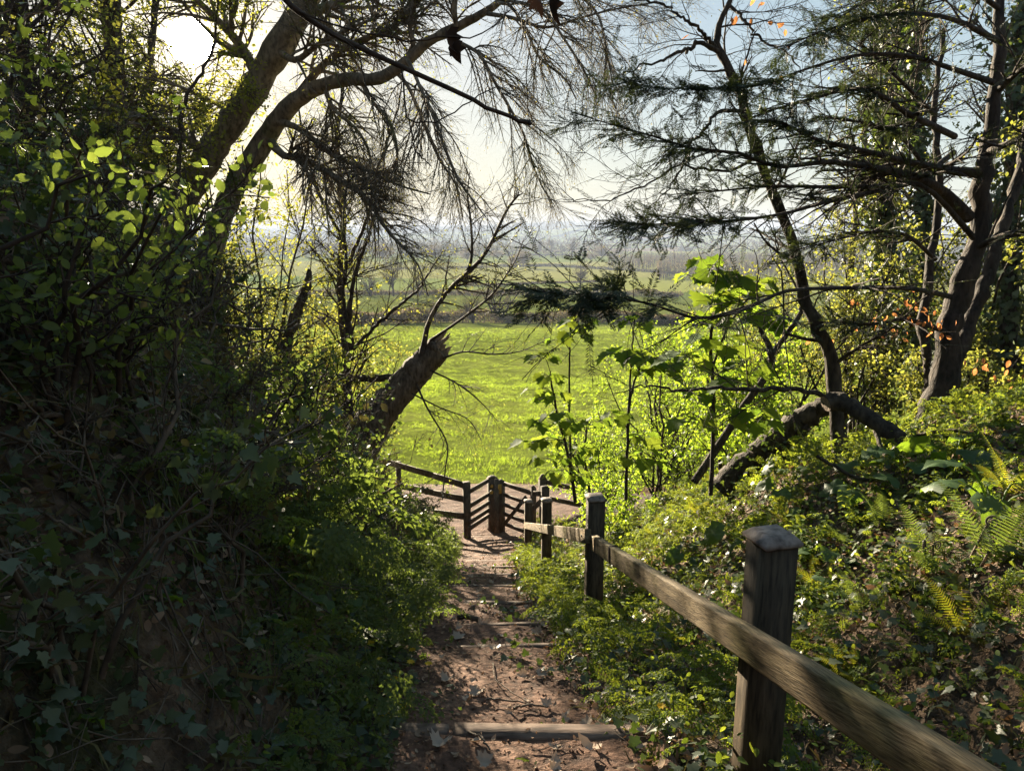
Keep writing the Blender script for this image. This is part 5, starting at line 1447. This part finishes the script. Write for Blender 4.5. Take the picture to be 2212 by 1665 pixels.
# ivy runners: stems that hug the bank, with their leaves on short stalks
def runners(name, label, n, dens, box, seed, mat, size, steps=16, stp=.055):
    p, nn, r = scatter(n, *box, dens, seed); k = len(p)
    a = r.uniform(0, 2 * pi, k); d = np.stack([np.cos(a), np.sin(a)], 1)
    xy = p[:, :2].copy(); pl = np.empty((k, steps, 3)); lift = r.uniform(.01, .09, k)
    ph = r.uniform(0, 6.28, k)
    for i in range(steps):
        pl[:, i, :2] = xy; pl[:, i, 2] = surf(xy[:, 0], xy[:, 1]) + lift * (.4 + .6 * np.abs(np.sin(ph + i * .5)))
        nm = hnormal(xy[:, 0], xy[:, 1]); d = d + r.normal(size=(k, 2)) * .28 + nm[:, :2] * .10; d = nrm(d)
        xy = xy + d * stp * np.maximum(.45, nm[:, 2:3])
    m = MB(); tubes(m, pl, np.full((k, steps), .0018), 4)
    tag(m.build('ivy_runner' if name == 'ivy_runner' else name, M['twig'], smooth=True), label[0], 'ivy', kind='stuff')
    q = MB(); c = pl[:, 1:].reshape(-1, 3); c = np.repeat(c, 2, 0); k2 = len(c)
    nm = hnormal(c[:, 0], c[:, 1]); o = nrm(r.normal(size=(k2, 3)) - UP * .35 + nm * .4)
    st_ = c + o * r.uniform(.02, .05, (k2, 1)); tubes(m, np.stack([c, st_], 1), np.full((k2, 2), .001), 3)
    place(q, *ripple(IVY, .04), st_, frames(nrm(o - UP * .5), nrm(nm + UP * .4 + 1.0 * r.normal(size=(k2, 3)))), size * r.uniform(.35, 1.15, k2))
    tag(q.build('ivy_leaves', mat), label[1], 'ivy', kind='stuff')


runners('ivy_runner', ('thin ivy runners creeping over the left bank', 'ivy leaves set along the runners on the left bank'), 760, lambda x, y: d_leftall(x, y) * (fbm(x * .9 + 31, y * .9, 3) > .46), LBOX, 51, M['lf_ivy'], .046)
runners('ivy_runner', ('thin ivy runners creeping over the right bank', 'ivy leaves set along the runners on the right bank'), 420, d_rightall, RBOX, 52, M['lf_ivy'], .06)
runners('bramble_runner', ('thin leafy runners trailing low on the left bank', 'small green leaves on the trailing runners of the left bank'), 700, lambda x, y: d_leftall(x, y) * (fbm(x * .8 + 61, y * .8, 3) > .47), LBOX, 53, M['lf_herb'], .034)

# pebbles and clods in the path
p, nn, r = scatter(1500, -1.2, 1.2, 1., 14, lambda x, y: (np.abs(x - xc(y)) < hw(y) * 1.05) * near_w(y), 35)
k = len(p); oct_ = np.array([[1, 0, 0], [-1, 0, 0], [0, 1, 0], [0, -1, 0], [0, 0, 1], [0, 0, -1.]])
m = MB(); place(m, oct_, [np.array([[0, 2, 4], [2, 1, 4], [1, 3, 4], [3, 0, 4], [2, 0, 5], [1, 2, 5], [3, 1, 5], [0, 3, 5]])], p + UP * .004, frames(rand_unit(k), rand_unit(k)), r.uniform(.003, .011, k)[:, None] * r.uniform(.6, 1.3, (k, 3)))
tag(m.build('gravel', M['path'], smooth=True), 'small stones and clods in the trodden earth of the steps', 'gravel', kind='stuff')


# ================================================================== SINGLE PLANTS
def fern_proto(label, n, ln, mat, young=0):
    t = thing('fern', label, 'fern', (0, 0, 0))
    for k in range(n):
        a = 2 * pi * k / n + rng.uniform(-.3, .3); m = MB()
        T = pinnate(24, .20, 3, rise=rng.uniform(.35, .85))
        place(m, *T, np.zeros((1, 3)), frames(np.array([[cos(a), sin(a), rng.uniform(.25, .7)]]), UP[None]), np.array([ln * rng.uniform(.7, 1.1)]))
        # midrib follows the same arch
        yv = np.linspace(0, 1, 9); m.build('frond', mat, t)
    for k in range(young):
        a = rng.uniform(0, 2 * pi); hgt = rng.uniform(.16, .32); th = np.linspace(0, 3.4 * pi, 26)
        st = np.stack([np.zeros(8), np.zeros(8), np.linspace(-.03, hgt, 8)], 1)
        rr = np.linspace(.035, .006, 26)
        cl = np.stack([.035 - rr * np.cos(th), np.zeros(26), hgt + rr * np.sin(th)], 1)
        pl = np.vstack([st, cl[1:]]); o = np.array([rng.uniform(-.07, .07), rng.uniform(-.07, .07), 0])
        pl = pl @ np.array([[cos(a), sin(a), 0], [-sin(a), cos(a), 0], [0, 0, 1]]) + o
        m = MB(); tubes(m, pl, np.linspace(.006, .004, len(pl)), 6); m.build('crozier', M['dead'], t, smooth=True)
    return t


def burdock_proto(label, n, ln, mat='lf_burdock'):
    t = thing('burdock', label, 'burdock plant', (0, 0, 0))
    for k in range(n):
        a = 2 * pi * k / n + rng.uniform(-.4, .4); hgt = rng.uniform(.10, .30); rad = rng.uniform(.08, .22)
        tip = np.array([cos(a) * rad, sin(a) * rad, hgt]); m = MB()
        tubes(m, spline([[0, 0, -.04], [tip[0] * .4, tip[1] * .4, hgt * .65], tip], 8), np.linspace(.006, .004, 8), 5)
        h = np.array(HEART[0]) * [.85, 1, 1]
        # wavy inner ring for a ruffled blade
        o = h[:-1]; mid = o * .55 + h[-1] * .45; mid[:, 2] += .03 * rng.normal(size=len(o)); o = o.copy(); o[:, 2] += .075 * rng.normal(size=len(o)) - .08
        nO = len(o); V = np.vstack([o, mid, h[-1]]); i = np.arange(nO); j = (i + 1) % nO
        place(m, V, [np.stack([i, j, nO + j, nO + i], 1), np.stack([nO + i, nO + j, np.full(nO, 2 * nO)], 1)], tip[None], frames(np.array([[cos(a), sin(a), rng.uniform(-.55, .1)]]), nrm(UP + .3 * rng.normal(size=3))[None]), np.array([ln * rng.uniform(.7, 1.15)]))
        m.build('leaf', M[mat], t, smooth=True)
    return t


def parsley_proto(label, n, h, mat, name='cow_parsley'):
    t = thing(name, label, 'cow parsley', (0, 0, 0)); s = MB(); f = MB()
    for k in range(n):
        a = rng.uniform(0, 2 * pi); hh = h * rng.uniform(.4, 1); rad = rng.uniform(.1, .55) * h
        b = np.array([*rng.normal(size=2) * .04, -.03]); tip = np.array([cos(a) * rad, sin(a) * rad, hh])
        tubes(s, spline([b, b * .5 + tip * [.35, .35, .6], tip], 7), np.linspace(.0035, .002, 7), 4)
        place(f, *compound(k), tip[None], frames(np.array([[cos(a), sin(a), rng.uniform(-.3, .35)]]), nrm(UP + .35 * rng.normal(size=3))[None]), np.array([h * rng.uniform(.38, .62)]))
    s.build('stem', M['stem'], t, smooth=True); f.build('foliage', M[mat], t)
    return t


def nettle_proto(label, n, h, mat):
    t = thing('nettle_clump', label, 'nettles', (0, 0, 0)); s = MB(); f = MB()
    for k in range(n):
        b = np.array([*rng.normal(size=2) * .09, -.03]); hh = h * rng.uniform(.55, 1)
        tip = b + [*rng.normal(size=2) * .05, hh]; pl = spline([b, (b + tip) / 2 + [*rng.normal(size=2) * .015, 0], tip], 8)
        tubes(s, pl, np.linspace(.0035, .002, 8), 4)
        z = np.linspace(.25, 1, 7)
        for i, q in enumerate(z):
            a = (i % 2) * pi / 2 + rng.uniform(0, .5); c = b + (tip - b) * q
            for sg in (0, pi):
                place(f, *ripple(OVAL, .05, i), c[None], frames(np.array([[cos(a + sg), sin(a + sg), -.25]]), nrm(UP + .2 * rng.normal(size=3))[None]), np.array([.075 * (1.15 - q * .6) * rng.uniform(.8, 1.2)]))
    s.build('stem', M['stem'], t, smooth=True); f.build('foliage', M[mat], t)
    return t


class Kind:
    """first placement moves the prototype itself, later ones copy it"""
    def __init__(s, make): s.make, s.protos, s.k = make, [], 0

    def put(s, pos, label, group=None, sc_=1., sink=0.):
        if len(s.protos) < 3:
            t = s.make(label); s.protos.append(t)
            t.location = [float(a) for a in pos]; t.rotation_euler = (0, 0, rng.uniform(0, 6.28)); t.scale = (sc_,) * 3
            if group: t['group'] = group
        else:
            s.k += 1
            t = copy_thing(s.protos[s.k % 3], pos, rng.uniform(0, 6.28), sc_, label, group)
        n = hnormal(np.array([pos[0]]), np.array([pos[1]]))[0]
        t.rotation_euler = (-.35 * n[1], .35 * n[0], t.rotation_euler[2])
        t.location.z -= sink
        return t


fern = Kind(lambda l: fern_proto(l, 7, .55, M['lf_fern']))
fernd = Kind(lambda l: fern_proto(l, 6, .5, M['lf_herb'], 3))
burd = Kind(lambda l: burdock_proto(l, 6, .22))
pars = Kind(lambda l: parsley_proto(l, 11, .42, 'lf_herb'))
parss = Kind(lambda l: parsley_proto(l, 11, .36, 'lf_herb_sun'))
nett = Kind(lambda l: nettle_proto(l, 9, .34, 'lf_herb_sun'))

for (u, v, s_, l) in [
    (1345, 1140, 1.15, 'yellow-green fern reaching left over the second rail post'), (1420, 1165, .8, 'yellowish fern with hanging fronds above the rail'),
    (1270, 1320, .6, 'small yellow fern at the foot of the second rail post'), (1505, 1115, .9, 'sunlit fern among bright herbs above the rail'),
    (1245, 1385, .5, 'low ochre fern by the leaf-strewn right edge of the steps'), (1560, 1075, .9, 'glowing yellow fern under the leaning mossy trunk'),
    (2175, 1075, .85, 'large yellow-lit fern at the right edge below the fallen branch'), (1480, 1400, .6, 'pale fern beneath the near stretch of rail'),
    (1840, 1480, .5, 'single upright yellow fern tuft right of the near post')]:
    g = ground_at(u, v); fern.put(g, l, sc_=s_)
for (u, v, s_, l) in [
    (2140, 1230, 1.15, 'dark drooping fern in shade at the right edge'), (1840, 1190, .6, 'clump of curled young fern croziers right of the near post'),
    (1860, 1330, .6, 'young fern with curled croziers low beside the near rail'), (1960, 1080, .7, 'fern with upright croziers under the fallen branch'),
    (690, 1130, .9, 'shaded fern on the left bank above the burdock'), (2000, 1450, .6, 'dim fern in the hollow below the near rail'), (820, 1150, .7, 'fern on the left bank crest near the gate fence')]:
    fernd.put(ground_at(u, v), l, sc_=s_)
for (u, v, s_, l) in [
    (1615, 1190, 1.0, 'glowing broad leaf burdock just left of the near post top'), (1560, 1040, 1.1, 'burdock with large backlit leaves below the leaning mossy trunk'),
    (1735, 1120, .9, 'burdock leaf standing bright behind the near post'), (1860, 1080, 1.2, 'burdock clump under the fallen branch'), (1960, 1035, 1.2, 'burdock with pale bright leaves beyond the fallen branch'),
    (2060, 1030, 1.3, 'large burdock right of the fallen branch end'), (2150, 1110, 1.3, 'burdock with wide flat leaves at the right edge'), (1790, 1225, .8, 'small burdock right of the near post in broken sun'),
    (1500, 1215, .8, 'burdock plant above the middle of the rail'), (1830, 1330, .8, 'grey-leaved burdock beside the near post'), (1700, 1060, .9, 'burdock in front of the slender sapling foot'),
    (600, 1205, .8, 'dark broad-leaved burdock on the left bank'), (545, 1190, .75, 'burdock with one grey leaf at mid left'), (600, 1330, .62, 'silvery burdock leaves catching sky light on the left bank'),
    (720, 1350, .55, 'burdock half lost in herbs left of the steps'), (330, 1310, .35, 'small burdock alone on the dark left bank'), (740, 1490, .42, 'burdock by a grass tuft at lower left'),
    (580, 1640, .4, 'grey-green burdock at the bottom left of the steps'), (140, 1570, .35, 'burdock in the bottom left corner'), (1640, 1560, .6, 'burdock below the rail left of the near post')]:
    burd.put(ground_at(u, v), l, sc_=s_, sink=.03)
PL = 'feathery cow parsley growing along the left edge of the steps'
for k in range(58):
    y = 2.2 + 10.3 * rng.random() ** 1.0; a = rng.uniform(.0, .75)
    x = float(xc(y) - min(float(hw(y)), 1) - a)
    pars.put((x, y, float(surf(x, y))), PL, 'cow parsley along the left of the steps', rng.uniform(.6, 1.15), .02)
t = pars.put(ground_at(650, 1250), 'tall cow parsley stem with bright leaflets standing out on the left bank', None, 1.7)
PR = 'sunlit cow parsley growing around the handrail posts'
for k in range(34):
    y = 2.6 + 9.5 * rng.random(); a = rng.uniform(.02, .95)
    x = float(xc(y) + min(float(hw(y)), 1) + a)
    parss.put((x, y, float(surf(x, y))), PR, 'cow parsley around the handrail posts', rng.uniform(.5, 1.05), .02)
NL = 'patch of upright sunlit nettles on the bank right of the handrail'
for k in range(52):
    y = 3.2 + 9 * rng.random(); a = rng.uniform(.8, 4.2)
    x = float(xc(y) + .5 + a)
    nett.put((x, y, float(surf(x, y))), NL, 'nettles on the right bank', rng.uniform(.6, 1.15), .02)


TANG = [('low green leafy tangle growing out of the face of the left bank', 'green tangles on the left bank', 'lf_herb', 460, 160, 'twig'),
        ('dry brown bramble tangle hanging on the face of the left bank', 'dry tangles on the left bank', 'dry_grass', 160, 420, 'haze_twig'),
        ('dark ivy-leaved tangle on the face of the left bank', 'ivy tangles on the left bank', 'lf_ivy', 420, 200, 'haze_twig')]
for k in range(63):
    y = 1.5 + 8.5 * rng.random() ** 1.25; a = rng.uniform(.5, 2.6)
    x = float(xc(y) - min(float(hw(y)), 1) - a); l, g, m_, nl, nt_, tw = TANG[k % 3]
    bush('leafy_tangle' if k % 3 == 0 else 'bramble_tangle' if k % 3 == 1 else 'ivy_tangle', l, (x, y), rng.uniform(.35, .85), .55, 7, nl, IVY if k % 3 == 2 else OVAL, (.018, .05), M[m_], nt_, group=g, twigmat=tw)
for (u, v, s_, l) in [(1395, 1290, .7, 'fern in the deep green below the middle of the rail'), (1460, 1120, .7, 'fern standing among nettles above the second post'), (1900, 1150, .8, 'fern on the bank between near post and fallen branch'), (2010, 1250, .8, 'fern in half shade far right of the near post'),
                      (1700, 1140, .6, 'fern just behind the near post top'), (2080, 1380, .7, 'fern in the dark lower right corner bank'), (1330, 1210, .6, 'fern right of the second rail post'), (1780, 1290, .6, 'fern beside the near post on its right')]:
    (fern if s_ < .75 else fernd).put(ground_at(u, v), l, sc_=s_)


# yellow celandine flowers low on the left bank
def flower(label):
    t = thing('celandine', label, 'flower', (0, 0, 0)); m = MB(); a = np.arange(8) * pi / 4
    place(m, *LEAF2, np.repeat([[0, 0, .1]], 8, 0), frames(np.stack([np.cos(a), np.sin(a), np.full(8, .25)], 1), np.repeat(UP[None], 8, 0)), np.full(8, .024)); m.build('bloom', M['petal'], t)
    q = MB(); tubes(q, np.array([[0, 0, -.02], [.004, 0, .04], [0, 0, .1]]), np.full(3, .0015), 4); q.build('stem', M['stem'], t); return t


fl = Kind(flower)
for (u, v) in ((868, 1400), (895, 1442), (885, 1470), (860, 1505), (845, 1530), (905, 1370), (815, 1470), (870, 1560), (1000, 1270), (800, 1420), (830, 1600), (925, 1475)):
    fl.put(ground_at(u, v), 'small yellow celandine flower at the left edge of the steps', 'celandines beside the steps', 1.1)
for (u, v) in ((815, 1410), (1570, 1585), (1430, 1580)):
    fl.put(ground_at(u, v) + UP * .02, 'yellow celandine flower among leaves away from the path edge', 'celandines among the leaves', 1.1)
# single pale leaves on the steps
lv = []
for k in range(3):
    m = MB(); m.add(*curl((SYC if k < 2 else BEECH), .7 + .3 * k)); m.v[-1] = m.v[-1] + rng.normal(size=m.v[-1].shape) * .03
    lv.append(m)
FLB = 'curled pale dead leaf lying on the earth steps'
first = []
for k in range(190):
    if k < 3:
        o = lv[k].build('fallen_leaf', M['lf_pale_dead']); first.append(o)
    else:
        o = first[k % 3].copy(); COL.objects.link(o)
    y = 1.3 + 7 * rng.random() ** 1.3; c, h = float(xc(y)), float(hw(y))
    x = c + h * (1.05 - 1.7 * rng.random() ** 1.5)
    o.location = (x, y, float(path_surface(np.array(x), np.array(y))) + .012); o.scale = (rng.uniform(.03, .085),) * 3
    o.rotation_euler = (rng.uniform(-.5, .5), rng.uniform(-.5, .5), rng.uniform(0, 6.28))
    tag(o, FLB, 'fallen leaf', 'dead leaves lying on the steps')

t = thing('stick', 'thick dark stick lying across the path below the fifth step', 'stick', ground_at(1010, 1342))
g0, g1 = ground_at(990, 1340), ground_at(1034, 1345)
q = MB(); tubes(q, wob(spline([g0 + UP * .03, (g0 + g1) / 2 + UP * .04, g1 + UP * .03], 10), .004), np.full(10, .022), 8, cap=True); q.build('branch', M['bark'], t, smooth=True)
for (c, r_, l) in (([(1065, 1440), (1068, 1470), (1085, 1490), (1110, 1510), (1140, 1525)], .004, 'thin forked twig lying on the second tread'), ([(1012, 1590), (1040, 1610), (1060, 1630)], .006, 'small dark twig on the nearest tread'),
                   ([(1050, 1520), (1090, 1518), (1150, 1530)], .006, 'pale split root showing in the second tread'), ([(1110, 1540), (1130, 1532), (1185, 1536)], .007, 'pale stick beside the split root on the second tread')):
    p_ = np.array([ground_at(u, v) for u, v in c]) + UP * .022; q = MB(); tubes(q, wob(spline(p_, 14), .003), np.linspace(r_, r_ * .6, 14), 6, cap=True)
    tag(q.build('stick', M['dead'], smooth=True), l, 'stick')

# arching bramble stems and exposed roots on the left bank
for (c, w_, mat, nm, l, dd) in [
    ([(114, 554), (269, 621), (370, 678), (504, 705), (605, 712), (660, 700)], 9, 'haze_twig', 'bramble', 'long grey bramble stem arching right from the upper left bank', 4.6),
    ([(130, 560), (240, 585), (340, 590), (460, 640), (560, 700), (620, 770)], 8, 'haze_twig', 'bramble', 'second grey bramble stem arching above the first', 4.8),
    ([(95, 580), (200, 640), (330, 720), (450, 750), (560, 740), (640, 690)], 7, 'haze_twig', 'bramble', 'thin bramble stem sagging across the left bank', 4.5),
    ([(250, 560), (360, 580), (480, 610), (600, 625), (700, 600)], 6, 'haze_twig', 'bramble', 'thin bramble stem reaching towards the dead snag', 5.4),
    ([(470, 760), (540, 800), (600, 830), (620, 880)], 5, 'haze_twig', 'bramble', 'short pale bramble tip hanging over the bank crest', 6.0),
    ([(104, 688), (202, 756), (286, 809), (322, 846), (366, 883)], 11, 'dead', 'exposed_root', 'long pale root slanting down the dark left bank', 3.5),
    ([(30, 880), (70, 876), (118, 903), (208, 934), (279, 950), (300, 962)], 13, 'dead', 'exposed_root', 'mossy root running level across the left bank', 3.0),
    ([(300, 925), (345, 928), (380, 945), (415, 975), (445, 1003)], 24, 'dead', 'exposed_root', 'thick curved root emerging from the left bank hollow', 3.5),
    ([(370, 769), (352, 800), (322, 830), (300, 850)], 8, 'dead', 'exposed_root', 'short upright root forking from the slanting root', 3.6),
    ([(288, 700), (300, 740), (320, 780), (360, 800)], 6, 'dead', 'exposed_root', 'thin wavy root hanging above the slanting root', 3.8),
    ([(80, 1100), (150, 1140), (220, 1165), (255, 1190)], 7, 'dead', 'exposed_root', 'thin straight root low on the left bank', 2.9),
]:
    p_ = []
    for i, (u, v) in enumerate(c):
        g = ground_at(u, v, 1.0, 12) if nm == 'exposed_root' else None
        if g is None: p_.append(P(u, v, dd + .25 * i))
        else:
            dep = g[1] * cp - g[2] * sp
            p_.append(P(u, v, dep - .07))
    p_ = np.array(p_); dep = p_[:, 1] * cp - p_[:, 2] * sp
    q = MB(); sp_l = spline(p_, 30); rr = w_ * .5 * dep.mean() / FO * np.linspace(1.1, .5, 30)
    t = thing(nm, l, 'root' if nm == 'exposed_root' else 'bramble', p_[0])
    tubes(q, wob(sp_l, .006), rr, 7, cap=True); q.build('main_stem', M[mat], t, smooth=True)
    if nm == 'bramble':
        l2, r2 = grow(sp_l[None], rr[None], 16, (.2, 1), (25, 60), (.15, .6), 7, .12, .06, .5, rmin=.0016); q = MB(); tubes(q, l2, r2, 4); q.build('side_twig', M[mat], t, smooth=True)
        q = MB(); leaves_on(q, l2, 40, OVAL, (.025, .05)); q.build('foliage', M['lf_holly'], t)
SKYSTR, SUNSTR, EXPO, SUNDISC, AUR1, AUR2, SKYSAT, SKYVAL, SKYGAM = .10, 5.0, 2.55, 1800., 2.2, .15, 2.0, .74, .32

# ================================================================== AIR, LIGHT, CAMERA
def haze_box():
    m, nt, out = new_mat('valley_air')
    v = nd(nt, 'ShaderNodeVolumePrincipled'); v.inputs['Density'].default_value = HAZE
    v.inputs['Color'].default_value = (.46, .55, .74, 1); v.inputs['Anisotropy'].default_value = 0
    nt.links.new(v.outputs[0], out.inputs['Volume'])
    o = MB().box((0, 3480, 20), (24000, 7200, 140)).build('haze', m)
    tag(o, 'pale blue haze lying over the valley', 'haze', kind='stuff')


HAZE = .00033
haze_box()
w = bpy.data.worlds.new('World'); sc.world = w; w.use_nodes = True
nt = w.node_tree; L = nt.links.new
bg = nt.nodes['Background']
sk = nd(nt, 'ShaderNodeTexSky'); sk.sky_type = 'NISHITA'; sk.sun_disc = False
sk.sun_elevation = SUN_EL; sk.sun_rotation = SUN_AZ; sk.altitude = 60; sk.air_density = 1.2; sk.dust_density = .7; sk.ozone_density = 2.2
tc = nd(nt, 'ShaderNodeTexCoord')
dt = nd(nt, 'ShaderNodeVectorMath', operation='DOT_PRODUCT'); nv = nd(nt, 'ShaderNodeVectorMath', operation='NORMALIZE')
L(tc.outputs['Generated'], nv.inputs[0]); L(nv.outputs[0], dt.inputs[0]); dt.inputs[1].default_value = tuple(SUN)
def lobe(p, k):
    a = nd(nt, 'ShaderNodeMath', operation='MAXIMUM'); a.inputs[1].default_value = 0; L(dt.outputs['Value'], a.inputs[0])
    b = nd(nt, 'ShaderNodeMath', operation='POWER'); b.inputs[1].default_value = p; L(a.outputs[0], b.inputs[0])
    c = nd(nt, 'ShaderNodeMath', operation='MULTIPLY'); c.inputs[1].default_value = k; L(b.outputs[0], c.inputs[0])
    return c
dsk = nd(nt, 'ShaderNodeMapRange'); dsk.inputs[1].default_value = cos(radians(1.42)); dsk.inputs[2].default_value = cos(radians(.95)); dsk.inputs[4].default_value = SUNDISC
L(dt.outputs['Value'], dsk.inputs[0])
s1 = lobe(600, AUR1); s2 = lobe(60, AUR2)
a1 = nd(nt, 'ShaderNodeMath', operation='ADD'); L(s1.outputs[0], a1.inputs[0]); L(s2.outputs[0], a1.inputs[1])
a2 = nd(nt, 'ShaderNodeMath', operation='ADD'); L(a1.outputs[0], a2.inputs[0]); L(dsk.outputs[0], a2.inputs[1])
tint = nd(nt, 'ShaderNodeMix', data_type='RGBA', blend_type='MULTIPLY'); tint.inputs[0].default_value = 1; tint.inputs[6].default_value = (1, .84, .58, 1); L(a2.outputs[0], tint.inputs[7])
gm = nd(nt, 'ShaderNodeGamma'); gm.inputs[1].default_value = SKYGAM; L(sk.outputs[0], gm.inputs[0])
hsv = nd(nt, 'ShaderNodeHueSaturation'); hsv.inputs['Saturation'].default_value = SKYSAT; hsv.inputs['Value'].default_value = SKYVAL; L(gm.outputs[0], hsv.inputs['Color'])
add = nd(nt, 'ShaderNodeMix', data_type='RGBA', blend_type='ADD'); add.inputs[0].default_value = 1; L(hsv.outputs[0], add.inputs[6]); L(tint.outputs[2], add.inputs[7])
L(add.outputs[2], bg.inputs[0]); bg.inputs[1].default_value = SKYSTR

sl = bpy.data.lights.new('sun', 'SUN'); sl.energy = SUNSTR; sl.angle = radians(.53); sl.color = (1, .86, .64)
so = bpy.data.objects.new('sun', sl); COL.objects.link(so)
so.rotation_euler = Vector(SUN).to_track_quat('Z', 'Y').to_euler(); so.location = (-20, 40, 20)

cam = bpy.data.cameras.new('camera'); cam.sensor_fit = 'HORIZONTAL'; cam.angle = 2 * math.atan(1106 / FO); cam.clip_start = .05; cam.clip_end = 20000
co = bpy.data.objects.new('camera', cam); COL.objects.link(co); co.rotation_euler = (radians(90) - PITCH, 0, 0); sc.camera = co
vs = sc.view_settings; vs.view_transform = 'Standard'; vs.look = 'None'; vs.exposure = EXPO; vs.gamma = 1; vs.use_curve_mapping = False
cy_ = sc.cycles
cy_.max_bounces = 6; cy_.diffuse_bounces = 3; cy_.glossy_bounces = 2; cy_.transmission_bounces = 4; cy_.transparent_max_bounces = 4; cy_.volume_bounces = 0
cy_.use_denoising = True; cy_.sample_clamp_indirect = 6; cy_.caustics_reflective = False; cy_.caustics_refractive = False
